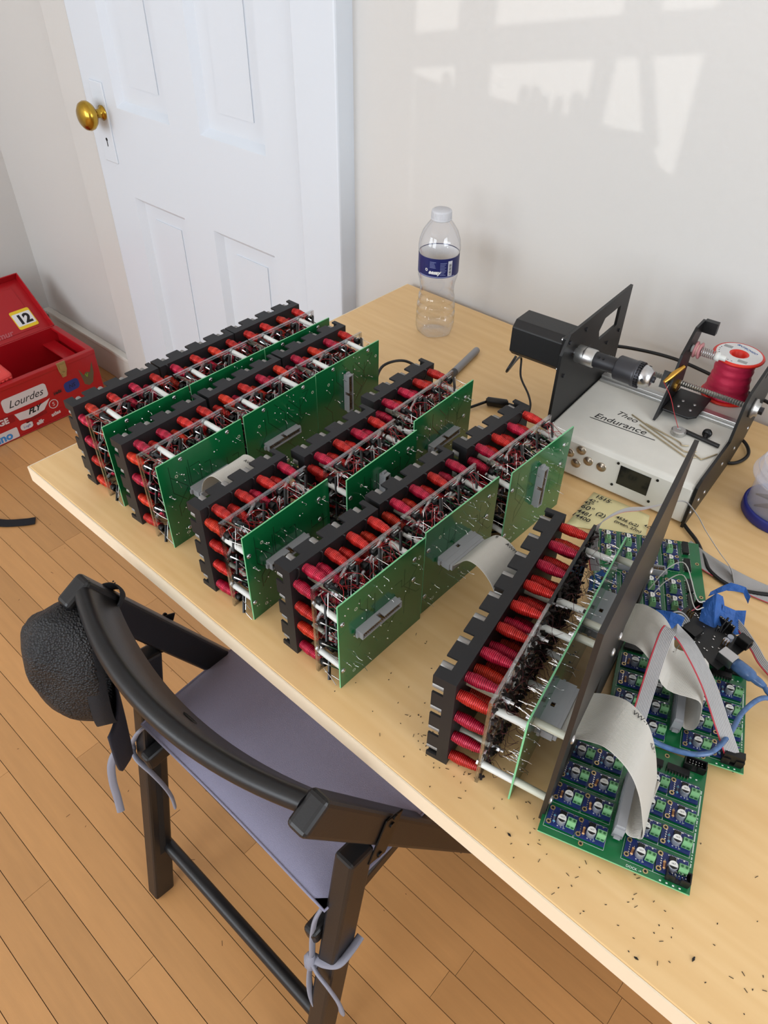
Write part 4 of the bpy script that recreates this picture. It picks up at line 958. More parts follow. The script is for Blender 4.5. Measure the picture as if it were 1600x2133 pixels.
for cx_, cy_, n_, wd in ((-.018, .008, 6, .011), (.010, -.022, 6, .012)):
    for k in range(n_): q.box(cx_ - wd / 2, cx_ + wd / 2, cy_ + k * .0012, cy_ + k * .0012 + .0004, .0639, .06395)
for k in range(9): a = math.radians(170 + k * 12); q.box(-.0006, .0006, -.0009, .0009, .0639, .06395, tr(.0255 * math.cos(a), .0255 * math.sin(a), 0) @ rz(math.degrees(a)))
q.build('label_print', 'ink_black', lb)
def single(mb, name, mats, label, cat, loc, grp=None, **k):
    o = mb.build(name, mats, None, loc, **k); o.location = loc; return tag(o, label, cat, grp)
# thread of wire from the guide to the weight
w0, w1, w2 = ml((-.0975, .112, .112)), ml((-.074, .108, .085)), ml((-.0590, .0940, .068))
single(MB().tube(spline([w0, w0.lerp(w2, .35) + Vector((.002, -.002, .004)), w0.lerp(w2, .7) + Vector((.001, -.001, .001)), w2], 6), .00045, 5), 'wire_thread', 'wire_red', 'crimson thread of wire hanging from the brass guide', 'wire', Vector((w2[0], w2[1], T + .0606)))
dl = ml((-.0570, .0930, .0606)); 
single(MB().lathe([(.0005, 0), (.0085, 0), (.0095, .001), (.0095, .0055), (.0080, .0066), (.003, .0066), (.0025, .005), (.0005, .005)], 16, tr(*dl), False), 'collar_weight', 'aluminium', 'small silver collar lying on the machine lid', 'collar', dl)
# chuck key
kl = ml((-.0280, .0960, .0606)); tk = thing('chuck_key', 'black T-handled chuck key lying on the machine lid', 'tool', kl, 4)
MB().cyl((-.026, .004, .0030), (.0225, -.0015, .0030), .0028, 10).build('handle', 'black_plastic', tk)
kb = MB(); kb.cyl((.003, .001, .003), (.0015, .012, .0045), .0035, 10); kb.lathe([(.0005, 0), (.0055, 0), (.0060, .004), (.0045, .007), (.0024, .0072), (.0022, .012), (.0005, .0122)], 14, frame((1, 0, 0), (0, .1, 1), (0, 1, -.1), (.0018, .010, .0058))); kb.build('bit', 'black_plastic', tk)
# hex keys
hk = [('longest bent hex key fanned out on the machine lid', [(-.1206, .0951), (-.048, .0645), (-.0335, .0605), (-.024, .069)]),
      ('middle hex key bent towards the chuck key', [(-.103, .0795), (-.044, .0550), (-.0300, .0505), (-.0200, .0570)]),
      ('hex key bent outwards at the front of the machine lid', [(-.030, .0650), (-.0160, .0575), (-.0120, .0590), (-.0020, .0800)]),
      ('shortest hex key under the silver collar', [(-.098, .0865), (-.052, .0760), (-.0430, .0700), (-.0360, .0740)])]
mat('hexkey', (186, 172, 142), .3, metal=.9)
for k, (lab, pts) in enumerate(hk):
    P = [ml((x, y, .0616 + .0001 * k)) for x, y in pts]; single(MB().tube(spline(P, 5), .0009, 6), 'hex_key', 'hexkey', lab, 'tool', Vector((P[0][0], P[0][1], P[0][2] - .001)), 'hex keys on the machine lid')
# ================================================================ bottle
clear_mat('pet', (250, 251, 254), .06, .8, .07)
btl = thing('water_bottle', 'clear plastic water bottle with blue label and grey cap', 'bottle', (-.703, .921, T))
prof = [(.0005, .004), (.016, .003), (.024, .0005), (.0285, .003), (.0318, .012), (.0325, .020), (.0324, .024), (.0300, .027), (.0324, .030), (.0322, .039), (.0298, .042), (.0318, .045), (.0312, .054), (.0286, .057), (.0302, .060), (.0294, .068), (.0268, .071), (.0282, .074), (.0278, .080), (.0284, .086), (.0292, .091), (.0308, .097), (.0322, .102), (.0320, .105), (.0322, .108), (.0322, .140), (.0335, .143), (.0335, .150), (.0320, .160), (.0280, .172), (.0215, .182), (.0165, .188), (.0135, .190), (.0135, .194)]
b = MB(); n = 40; vs = []; 
for (r, z) in prof:
    for k in range(n):
        a = 2 * math.pi * k / n; d = 1.0
        if z < .02: d = 1 + .05 * math.cos(5 * a) * (1 - z / .02)
        vs.append((r * d * math.cos(a), r * d * math.sin(a), z))
b.add(vs, [(i * n + k, i * n + (k + 1) % n, (i + 1) * n + (k + 1) % n, (i + 1) * n + k) for i in range(len(prof) - 1) for k in range(n)], True)
bb = b.build('bottle_body', 'pet', btl)
cpb = MB(); cpb.lathe([(.0005, .2050), (.0135, .2050), (.0152, .2040), (.0158, .2020), (.0158, .1925), (.0162, .1920), (.0162, .1900), (.0135, .1895)], 30); 
for k in range(40):
    a = 2 * math.pi * k / 40; cpb.bar((.0158 * math.cos(a), .0158 * math.sin(a), .193), (.0156 * math.cos(a), .0156 * math.sin(a), .202), .0008, .0006, (math.cos(a), math.sin(a), 0))
cpb.build('cap', mat('cap_grey', (196, 196, 200), .5), btl)
lbm = MB(); lbm.lathe([(.0328, .1085), (.0328, .1395)], 40); MB().lathe([(.0318, .1095), (.0318, .1385)], 40).build('label_back', 'label_white', btl); lbl = lbm.build('label', mat('label_blue', (26, 34, 92), .35), btl)
def wrap(me, R_, a0, z0, parent, name='lettering'):
    "bend a flat mesh (x along, y up) round the label"
    for v in me.vertices:
        a = a0 + v.co.x / R_; y = v.co.y; r = R_ + v.co.z; v.co = (r * math.cos(a), r * math.sin(a), z0 + y)
    return put(name, me, parent)
VA = math.atan2(-.921, .703)                                   # side of the bottle that faces the camera
def patch(x0, x1, y0, y1, m_, nn=8):
    b = MB(); 
    for k in range(nn): b.box(x0 + (x1 - x0) * k / nn, x0 + (x1 - x0) * (k + 1) / nn, y0, y1, 0, .0001)
    return b.mesh('label_print', m_)
wrap(patch(.016, .0235, .003, .027, mat('label_pale', (206, 208, 216), .5)), .0329, VA, .1085, lbl, 'label_print')
for k in range(7): wrap(patch(.0180, .0222, .0055 + k * .0026, .0065 + k * .0026 + (.0005 if k % 2 else 0), 'ink_black', 3), .0331, VA, .1085, lbl, 'label_print')
wrap(text_mesh('aesay', .0088, 'label_white', shear=.3, bold=.0004, align='CENTER'), .0330, VA - .18, .1150, lbl)
for k in range(9): wrap(patch(.003, .0135 - (k * 37 % 5) * .0008, .024 - k * .0024, .0247 - k * .0024, mat('label_text', (130, 138, 180), .5), 5), .0329, VA, .1085, lbl, 'label_print')
for k in range(5): wrap(patch(-.014, -.004 - (k * 31 % 4) * .0008, .025 - k * .0022, .0257 - k * .0022, 'label_text', 5), .0329, VA, .1085, lbl, 'label_print')
wrap(patch(-.034, .03, .0008, .0022, 'label_text', 20), .0329, VA, .1085, lbl, 'label_print')
rc = MB(); 
for k in range(3): a = k * 2.094; rc.bar((-.0195 + .0022 * math.cos(a), .012 + .0022 * math.sin(a), 0), (-.0195 + .0022 * math.cos(a + 1.6), .012 + .0022 * math.sin(a + 1.6), 0), .0011, .0002)
wrap(rc.mesh('recycle_mark', 'label_white'), .0331, VA, .1085, lbl, 'recycle_mark')
# ================================================================ jar with tools, marker, note, cables
mat('jar_clear', (222, 222, 234), .25, alpha=.32, spec=.6)
jt = thing('plastic_jar', 'open clear plastic jar with a blue base at the right edge', 'jar', (-.088, .848, T))
MB().lathe([(.0005, .0), (.0445, .0), (.0460, .002), (.0460, .0125), (.0445, .014), (.0425, .0142), (.0425, .004), (.0005, .004)], 48).build('base_lid', mat('lid_blue', (40, 46, 128), .4), jt)
MB().lathe([(.0005, .0045), (.0415, .0045), (.0415, .052), (.0490, .056), (.0495, .058), (.0490, .060), (.0440, .0615), (.0435, .064), (.0455, .0655), (.0455, .068), (.0425, .070), (.0425, .076), (.0410, .076), (.0405, .070), (.0395, .055), (.0395, .0065), (.0005, .0065)], 48).build('jar_wall', 'jar_clear', jt)
for k, (lab, a, dz_, col) in enumerate((('red handled pliers lying low inside the plastic jar', 38, .000, (206, 62, 70)), ('crimson handled snips crossed on top inside the plastic jar', 15, .008, (190, 44, 80)))):
    tj = thing('pliers', lab, 'tool', (-.088, .848, T + .0075 + dz_), a - 4)
    mh = mat('grip_%d' % k, col, .5)
    for s_ in (-1, 1): MB().tube(spline([(-.008, 0, .004), (.004, s_ * .006, .004), (.020, s_ * .008, .005), (.034, s_ * .005, .006)], 5), [.002] + [.0034] * 15, 8).build('handle', mh, tj)
    MB().tube([(-.034, 0, .003), (-.022, 0, .004), (-.010, 0, .004), (-.004, 0, .004)], [.001, .003, .0045, .003], 8).build('jaw', 'dark_steel', tj)
mk0, mk1 = Z(-.6045, .912, .0062), Z(-.580, .785, .0062); dm = (mk1 - mk0).normalized()
tm = thing('marker_pen', 'grey marker pen with a dark cap behind the coil modules', 'pen', (mk0[0], mk0[1], T))
MB().tube([mk0, mk0 + dm * .002, mk0 + dm * .004, mk0 + dm * .082], [.0030, .0050, .0056, .0058], 16).build('barrel', mat('pen_grey', (142, 142, 146), .4), tm, tm.location)
MB().tube([mk0 + dm * .082, mk0 + dm * .083, mk0 + dm * .118, mk0 + dm * .130], [.0056, .0062, .0060, .0050], 16).build('cap', mat('pen_dark', (56, 56, 60), .45), tm, tm.location)
# sticky note
nt_ = thing('paper_note', 'yellow paper note with handwritten numbers', 'note', (-.240, .695, T), 14)
NA = math.radians(14); 
def nl(x, y): dx, dy = x + .240, y - .695; return (dx * math.cos(NA) + dy * math.sin(NA), -dx * math.sin(NA) + dy * math.cos(NA))
A_, B_, C_, D_ = nl(-.2805, .7270), nl(-.2060, .7335), nl(-.1900, .690), nl(-.2740, .6480)
b = MB(); g = 8; vs = []
for i in range(g + 1):
    for j in range(g + 1):
        u, v = i / g, j / g; x = (1 - u) * (1 - v) * A_[0] + u * (1 - v) * B_[0] + u * v * C_[0] + (1 - u) * v * D_[0]; y = (1 - u) * (1 - v) * A_[1] + u * (1 - v) * B_[1] + u * v * C_[1] + (1 - u) * v * D_[1]
        vs.append((x, y, .0008 + .0014 * math.sin(u * 4) * u + .0016 * (1 - v) * u))
b.add(vs, [(i * (g + 1) + j, (i + 1) * (g + 1) + j, (i + 1) * (g + 1) + j + 1, i * (g + 1) + j + 1) for i in range(g) for j in range(g)], True)
o = b.build('paper', mat('paper_yellow', (232, 220, 168), .7), nt_); so_ = o.modifiers.new('thick', 'SOLIDIFY'); so_.thickness = .0002
for txt, x, y, s_ in (('1515', -.028, .028, .0085), ('42\u00b0', -.033, .0175, .0070), ('45\u00b0', -.037, .0105, .0070), ('60\u00b0', -.0385, .0005, .0100), ('(2)', -.018, -.004, .009), ('4481', -.0400, -.0100, .0080), ('14400', -.0440, -.0190, .0080), ('4536 (x2)', .006, .0020, .0062), ('(green, 27m)', .0060, -.0060, .0056), ('4\u25b3', .040, .0035, .0055)):
    put('lettering', text_mesh(txt, s_ * 1.18, 'ink_black', shear=.15, bold=.00012), nt_, tr(x, y, .0036) @ rz(-9))
MB().box(-.029, -.009, .0262, .0266, .0034, .0036, rz(-9)).build('underline', 'ink_black', nt_)
# black cables
def cable(label, pts, r, name='power_cable', grp=None):
    loc = Vector((pts[0][0], pts[0][1], T)); t = thing(name, label, 'cable', loc); MB().tube(spline(pts, 8), r, 8).build('cord', 'wire_black', t, loc); return t
cable('black cable looping up behind the third row of modules', [Z(-.610, .66, .003), Z(-.625, .685, .004), Z(-.648, .712, .014), Z(-.662, .745, .024), Z(-.648, .778, .024), Z(-.615, .785, .014), Z(-.585, .770, .004), Z(-.55, .742, .003), Z(-.51, .725, .003)], .0022)
tc_ = cable('black cable with a ferrite lump beside the modules', [Z(-.535, .735, .003), Z(-.515, .760, .005), Z(-.503, .793, .006), Z(-.498, .802, .007), Z(-.474, .812, .007), Z(-.455, .815, .005), Z(-.425, .812, .003), Z(-.40, .80, .003)], .0022)
fc = MB(); fc.tube([Z(-.5015, .795, .0072), Z(-.500, .7965, .0075), Z(-.476, .8095, .0075), Z(-.4745, .8105, .0072)], [.0045, .0068, .0068, .0045], 12); fc.build('ferrite', 'black_plastic', tc_, tc_.location)
cable('thin black motor cable dropping to the desk', [ml((-.268, .03, .124)), ml((-.276, .025, .10)), Z(-.500, .872, .05), Z(-.485, .855, .030), Z(-.458, .838, .018), Z(-.444, .824, .010), Z(-.440, .806, .004), Z(-.455, .785, .003)], .0016)
cable('black cable curving round the near corner of the machine', [Z(-.19, .790, .003), Z(-.172, .750, .004), Z(-.142, .726, .004), Z(-.122, .703, .004), Z(-.110, .690, .004), Z(-.088, .684, .003), Z(-.063, .690, .003), Z(-.02, .715, .006), Z(.05, .76, .006), Z(.2, .86, .003), Z(.4, .97, .003), Z(.6, 1.01, .003)], .0024)
cable('black cable loop poking out behind the right end plate', [Z(-.205, .955, .004), Z(-.193, .968, .005), Z(-.174, .956, .005), Z(-.164, .934, .004), Z(-.172, .907, .003), Z(-.200, .892, .003)], .0024)
cable('black cable along the wall behind the machine', [Z(-.42, .965, .06), Z(-.40, .985, .060), Z(-.36, 1.005, .058), Z(-.32, 1.012, .058), Z(-.28, 1.012, .056), Z(-.22, 1.012, .05), Z(-.17, 1.010, .045), Z(-.12, 1.008, .03), Z(-.02, 1.012, .008), Z(.12, 1.015, .004), Z(.4, 1.015, .004)], .0026)
# specks of clipped wire and soot scattered over the desk
sp_ = MB(); rr = random.Random(12)
for k in range(150):
    if k < 60: x, y = rr.gauss(-.20, .03), rr.gauss(.31, .018)
    elif k < 110: x, y = rr.uniform(-.12, .10), rr.uniform(.268, .33)
    else: x, y = rr.uniform(-.32, .08), rr.uniform(.268, .40)
    if y < .264: continue
    L, wd = rr.choice([(.0005, .0005), (.0008, .0004), (.0016, .0003), (.0006, .0006)]); sp_.box(-L, L, -wd / 2, wd / 2, 0, .0005, tr(x, y, T) @ rz(rr.uniform(0, 180)))
for (x, y, L) in ((.018, .272, .0018), (.05, .30, .0022), (-.105, .285, .002)): sp_.prism([(-L, 0), (0, -L * .4), (L, .0004), (0, L * .5)], T, T + .0012, tr(x, y, 0) @ rz(rr.uniform(0, 180)))
o = sp_.build('wire_clippings', 'wire_black'); tag(o, 'dark wire clippings and specks scattered on the desk', 'clippings', kind='stuff')
# ================================================================ folding chair
mat('chair_black', (24, 23, 24), .38, spec=.5, var=.1, vscale=20, bump=.05, bscale=300)
mat('cushion_cloth', (134, 132, 154), .95, sheen=.3, var=.06, vscale=900, bump=.35, bscale=1400)
mat('tie_cloth', (140, 140, 152), .9, bump=.3, bscale=1500)
ch = thing('folding_chair', 'black wooden folding chair with a grey cushion pushed under the desk', 'chair', (-.435, .38, 0)); cl_ = ch.location
LXc, RXc = -.624, -.246
def W(x, y, z): return Vector((x, y, T + z))
rd = Vector((0, .489, -.872)); rnorm = Vector((0, .872, .489))
for s_, x in ((-1, LXc), (1, RXc)):
    b = MB(); p0 = W(x, .186, -.005); p1 = p0 + rd * ((T - .005) / .872 - .012)
    b.bar(p0, p1, .024, .040, rnorm); b.build('side_rail', 'chair_black', ch, cl_, bevel=.006, seg=3)
    # rear leg
    q0 = W(x, .243, -.172); q1 = Vector((x, .143, .0))
    b = MB(); b.bar(q0, q1, .026, .036, (0, 1, .2)); leg = b.build('leg', 'chair_black', ch, cl_, bevel=.004)
    g = MB(); m0 = q0.lerp(q1, .38); m1 = q0.lerp(q1, .78); g.bar(m0 + Vector((-s_ * .0128, 0, 0)), m1 + Vector((-s_ * .0128, 0, 0)), .001, .010, (0, 1, .2)); g.build('groove', 'dark_hole', leg, cl_)
    # metal link between leg and rail
    lk = MB(); xo = x + s_ * .0135
    a0, a1 = W(xo, .262, -.205), W(xo, .285, -.130) if 0 else W(xo, .290, -.148)
    lk.bar(a0, a1, .0025, .030, (0, 1, .3)); lk = lk.build('link_plate', mat('link_black', (18, 18, 18), .35, metal=.4) if s_ < 0 else 'link_black', ch, cl_, bevel=.001)
    for f in (.12, .8, .98): 
        p = a0.lerp(a1, f); MB().cyl(p + Vector((s_ * .001, 0, 0)), p + Vector((s_ * .003, 0, 0)), .0036, 10).build('rivet', 'link_black', lk, cl_)
    # seat side rail
    b = MB(); xi = x - s_ * .0235; b.bar(W(xi, .186, -.345), W(xi, .60, -.305), .020, .030); b.build('seat_rail', 'chair_black', ch, cl_, bevel=.006, seg=3)
MB().cyl(W(LXc, .178, -.607), W(RXc, .178, -.607), .0105, 16).build('stretcher', 'chair_black', ch, cl_)
MB().cyl(W(LXc + .03, .2165, -.297), W(RXc - .03, .2165, -.297), .0095, 16).build('seat_bar', 'chair_black', ch, cl_)
MB().cyl(W(LXc, .49, -.58), W(RXc, .49, -.58), .0105, 16).build('stretcher', 'chair_black', ch, cl_)
for k in range(6):
    y = .225 + k * .062; MB().box(LXc + .035, RXc - .035, y, y + .05, T - .296, T - .284).build('seat_slat', 'chair_black', ch, cl_, bevel=.002)
# curved top rail
n = 28; sec = []
prof = [(-.011, .000), (-.0095, .006), (-.005, .0105), (0, .012), (.005, .0105), (.0095, .006), (.011, .000), (.011, -.058), (.007, -.064), (-.007, -.064), (-.011, -.058)]   # (along normal, along rail up)
vs = []
for i in range(n + 1):
    f = i / n; x = LXc + .010 + (RXc - LXc - .020) * f; bow = 4 * f * (1 - f)
    base = W(x, .194, -.012) + Vector((0, -1, 0)) * .036 * bow
    for (a, c_) in prof: vs.append(base + rnorm * a + rd * (-c_) * (1.0 if c_ > 0 else (.8 + .2 * bow)))
m_ = len(prof); b = MB(); b.add(vs, [(i * m_ + k, i * m_ + (k + 1) % m_, (i + 1) * m_ + (k + 1) % m_, (i + 1) * m_ + k) for i in range(n) for k in range(m_)], True)
b.add(vs[:m_], [tuple(range(m_))]); b.add(vs[-m_:], [tuple(range(m_))])
br = b.build('backrest', 'chair_black', ch, cl_)
md_ = br.modifiers.new('edge', 'EDGE_SPLIT'); md_.split_angle = math.radians(50)
hs_ = MB(); f = .56; x = LXc + (RXc - LXc) * f; p = W(x, .194 - .036 * 4 * f * (1 - f), -.012) + rd * .030 + rnorm * .0113
hs_.lathe([(.0005, 0), (.010, 0), (.010, .0006)], 16, frame((1, 0, 0), rd * .45, rnorm, p)); hs_.build('grip_hole', 'dark_hole', br, cl_)
# cushion
g = 18; vs = []; x0, x1, y0, y1 = -.612, -.250, .198, .575; top, bot = T - .262, T - .283
def cush(u, v): 
    cx_, cy_ = (x0 + x1) / 2, (y0 + y1) / 2; X_, Y_ = (u - .5) * 2, (v - .5) * 2
    X2 = X_ * math.sqrt(1 - .06 * Y_ * Y_); Y2 = Y_ * math.sqrt(1 - .04 * X_ * X_)
    wd = (x1 - x0) / 2 * (1 + .05 * (Y_ + 1) / 2); px, py = cx_ + X2 * wd, cy_ + Y2 * (y1 - y0) / 2
    if v < .01: py += .006 * math.sin(u * math.pi)
    return px, py
b = MB()
for sgn in (1, -1):
    vs = []
    for i in range(g + 1):
        for j in range(g + 1):
            u, v = i / g, j / g; px, py = cush(u, v); e = min(u, 1 - u, v, 1 - v); h = (1 - math.exp(-e * 22)); z = (top + bot) / 2 + sgn * ((top - bot) / 2) * (h) + (.0015 * math.sin(u * 9) * math.sin(v * 7) * h)
            vs.append((px, py, z))
    b.add(vs, [(i * (g + 1) + j, (i + 1) * (g + 1) + j, (i + 1) * (g + 1) + j + 1, i * (g + 1) + j + 1) for i in range(g) for j in range(g)], True)
# the cushion can be lifted off the seat
cu_ = thing('seat_cushion', 'grey violet cloth seat cushion tied to the folding chair', 'cushion', (-.431, .39, T - .284)); ul = cu_.location
b.build('pad', 'cushion_cloth', cu_, ul)
pc_ = []
for k in range(60):
    t_ = k / 60 * 4; s_ = int(t_); f = t_ - s_; u, v = ((f, 0), (1, f), (1 - f, 1), (0, 1 - f))[s_]; px, py = cush(u, v); pc_.append((px, py, (top + bot) / 2))
MB().tube(pc_ + [pc_[0]], .0018, 6, False).build('piping', 'cushion_cloth', cu_, ul)
def strip(pts, name='tie'):
    P = spline([W(*p) for p in pts], 7); b = MB(); b.tube(P, .0062, 8, True, .42, (1, .3, 0)); return b.build(name, 'tie_cloth', cu_, ul)
strip([(-.602, .214, -.276), (-.618, .198, -.300), (-.634, .190, -.335), (-.642, .187, -.352)])
strip([(-.642, .187, -.352), (-.650, .172, -.352), (-.652, .158, -.372), (-.652, .150, -.41), (-.650, .146, -.45), (-.648, .142, -.485)])
strip([(-.640, .188, -.350), (-.622, .184, -.358), (-.606, .190, -.380), (-.598, .198, -.42), (-.594, .202, -.455), (-.594, .202, -.485)])
kn_ = MB(); kn_.tube([W(-.642, .187, -.338), W(-.642, .187, -.346), W(-.642, .186, -.360), W(-.641, .186, -.368)], [.004, .0085, .0085, .004], 8); kn_.build('knot', 'tie_cloth', cu_, ul)
strip([(-.262, .206, -.278), (-.266, .196, -.305), (-.267, .190, -.340), (-.266, .186, -.375), (-.264, .182, -.402)])
strip([(-.264, .180, -.400), (-.250, .176, -.402), (-.232, .176, -.412), (-.218, .178, -.438), (-.214, .180, -.470), (-.217, .182, -.492)])
strip([(-.264, .180, -.402), (-.264, .176, -.425), (-.263, .172, -.46), (-.259, .170, -.495), (-.250, .170, -.525), (-.243, .172, -.54)])
strip([(-.264, .184, -.398), (-.246, .187, -.386), (-.230, .196, -.372), (-.228, .214, -.366), (-.229, .232, -.362)])
kn_ = MB(); kn_.tube([W(-.265, .183, -.388), W(-.265, .181, -.396), W(-.264, .180, -.411), W(-.263, .180, -.418)], [.004, .009, .009, .004], 8); kn_.build('knot', 'tie_cloth', cu_, ul)
# ================================================================ mesh cap hanging on the chair
def mesh_mat():
    m = bpy.data.materials.new('cap_mesh'); m.use_nodes = True; nt = m.node_tree; b = nt.nodes['Principled BSDF']
    b.inputs['Base Color'].default_value = (*lin((20, 20, 24)), 1); b.inputs['Roughness'].default_value = .55
    tc = nt.nodes.new('ShaderNodeTexCoord'); v = nt.nodes.new('ShaderNodeTexVoronoi'); v.inputs['Scale'].default_value = 420
    nt.links.new(tc.outputs['Object'], v.inputs['Vector']); bp = nt.nodes.new('ShaderNodeBump'); bp.inputs['Strength'].default_value = 1; bp.inputs['Distance'].default_value = .0015
    nt.links.new(v.outputs['Distance'], bp.inputs['Height']); nt.links.new(bp.outputs[0], b.inputs['Normal'])
    cr = nt.nodes.new('ShaderNodeValToRGB'); cr.color_ramp.elements[0].color = (*lin((36, 36, 42)), 1); cr.color_ramp.elements[1].color = (*lin((8, 8, 10)), 1); cr.color_ramp.elements[1].position = .6
    nt.links.new(v.outputs['Distance'], cr.inputs[0]); nt.links.new(cr.outputs[0], b.inputs['Base Color']); MATS['cap_mesh'] = m
mesh_mat()
mat('cap_cloth', (24, 24, 28), .85, bump=.3, bscale=900)
OC = W(-.598, .184, -.110); nC = Vector((.52, .854, 0)).normalized(); tC = Vector((-.854, .52, 0)).normalized(); uC = Vector((0, .10, 1)).normalized()
cp_ = thing('trucker_cap', 'black mesh cap hanging by its strap from the chair back', 'cap', (-.60, .13, T - .30)); pl_ = cp_.location
nr, na = 14, 40; vs = []
for i in range(nr + 1):
    f = i / nr
    for k in range(na):
        a = 2 * math.pi * k / na; ca, sa = math.cos(a), math.sin(a)
        R_ = (math.cos(f * math.pi / 2) ** .62) if f < 1 else 0
        hz = .058 * (1 - .06 * f); vt = .086
        dep = .082 * math.sin(f * math.pi / 2) * (1 + .18 * sa * 0)
        wr = .0025 * math.sin(7 * a + 5 * f) * math.sin(math.pi * f) + .003 * math.sin(3 * a - 9 * f) * math.sin(math.pi * f)
        p = OC + tC * (ca * hz * R_) + uC * (sa * vt * R_ + .042 * f) - nC * dep + (tC * ca + uC * sa) * wr
        vs.append(p)
b = MB(); b.add(vs, [(i * na + k, i * na + (k + 1) % na, (i + 1) * na + (k + 1) % na, (i + 1) * na + k) for i in range(nr) for k in range(na)], True)
o = b.build('crown', 'cap_mesh', cp_, pl_); s2 = o.modifiers.new('thick', 'SOLIDIFY'); s2.thickness = .0016
# sweatband ring
vs = []
for k in range(na):
    a = 2 * math.pi * k / na; e = OC + tC * (math.cos(a) * .0585) + uC * (math.sin(a) * .0865)
    vs += [e + nC * .004, e - nC * .018]
b = MB(); b.add(vs, [(2 * k, (2 * k + 2) % (2 * na), (2 * k + 3) % (2 * na), 2 * k + 1) for k in range(na)], True); o = b.build('sweatband', 'cap_cloth', cp_, pl_); s2 = o.modifiers.new('thick', 'SOLIDIFY'); s2.thickness = .002
# brim: curved tongue hanging from the lower rim
gb = 14; vs = []
for i in range(gb + 1):
    v = i / gb
    for j in range(gb + 1):
        u = (j / gb - .5) * 2
        ww = .062 * math.sqrt(max(0, 1 - (max(0, v - .25) / .75) ** 2.6)); 
        p = OC + tC * (u * ww) - uC * (.070 - .012 * u * u + v * .118) + nC * (.006 + .004 * v - .010 * u * u)
        vs.append(p)
b = MB(); b.add(vs, [(i * (gb + 1) + j, (i + 1) * (gb + 1) + j, (i + 1) * (gb + 1) + j + 1, i * (gb + 1) + j + 1) for i in range(gb) for j in range(gb)], True)
o = b.build('brim', mat('brim_cloth', (34, 34, 44), .8, bump=.2, bscale=900), cp_, pl_); s2 = o.modifiers.new('thick', 'SOLIDIFY'); s2.thickness = .003
# strap hooked over the rail with snap closure
rl0 = W(LXc, .186, -.005) + rd * .055                        # where the strap crosses the chair rail
b = MB(); P = spline([OC + uC * .080 + tC * .030 - nC * .010, rl0 - rnorm * .023 + Vector((-.016, -.004, .004)), rl0 + Vector((-.017, 0, .006)), rl0 + rnorm * .024 + Vector((-.004, 0, .002)), rl0 + rnorm * .024 + Vector((.012, 0, -.004)), rl0 + Vector((.018, -.006, -.010)), OC + uC * .078 - tC * .030 - nC * .004], 7)
b.tube(P, .0125, 8, True, .15, rd); st_ = b.build('strap', 'cap_cloth', cp_, pl_)
b = MB()
for k in range(7): b.cyl(rl0 + rnorm * .0265 + Vector((-.010 + k * .003, 0, .0012 - k * .0010)), rl0 + rnorm * .0285 + Vector((-.010 + k * .003, 0, .0012 - k * .0010)), .0010, 6)
b.build('snap_row', 'black_plastic', st_, pl_)
# ================================================================ red toolbox on the floor
mat('toolbox_red', (168, 16, 26), .35, spec=.5, coat=.2)
mat('toolbox_inner', (140, 12, 20), .5)
tx = thing('toolbox', 'open red metal toolbox covered in stickers on the floor', 'toolbox', (-2.155, .69, 0)); xl = tx.location
X0, X1, Y0, Y1, HB = -2.27, -2.04, .43, .935, .180; t_ = .004
b = MB(); b.box(X0, X1, Y0, Y1, .001, .006); b.box(X1 - t_, X1, Y0, Y1, .006, HB); b.box(X0, X0 + t_, Y0, Y1, .006, HB); b.box(X0 + t_, X1 - t_, Y0, Y0 + t_, .006, HB); b.box(X0 + t_, X1 - t_, Y1 - t_, Y1, .006, HB)
b.box(X1 - .016, X1 + .002, Y0, Y1, HB - .014, HB + .001); b.box(X0, X1 - .016, Y1 - .018, Y1 + .002, HB - .010, HB)
bx_ = b.build('body', 'toolbox_red', tx, xl, bevel=.002)
MB().box(X0 + .004, X1 - .03, Y1 - .060, Y1 - .018, HB - .050, HB - .046).build('tray_ledge', 'toolbox_red', tx, xl)
# lid, opened past upright
ld = Vector((-.165, 0, .120)).normalized(); ln = Vector((.588, 0, .809)); hinge = Vector((X0, 0, HB)); LW = .215
def lidbox(a0, a1, y0, y1, n0, n1, b=None):
    b = b or MB(); b.box(a0, a1, y0, y1, n0, n1, frame(ld, Vector((0, 1, 0)), ln, hinge)); return b
b = lidbox(.002, LW, Y0, Y1, -.034, -.030); lidbox(.002, LW, Y1 - .004, Y1, -.030, 0, b); lidbox(.002, LW, Y0, Y0 + .004, -.030, 0, b); lidbox(LW - .004, LW, Y0 + .004, Y1 - .004, -.030, 0, b); lidbox(.0, .004, Y0 + .004, Y1 - .004, -.030, 0, b)
lid = b.build('lid', 'toolbox_red', tx, xl, bevel=.002)
lidbox(.03, LW - .03, Y0 + .03, Y1 - .035, -.030, -.0285).build('lid_panel', 'toolbox_red', lid, xl, bevel=.0012)
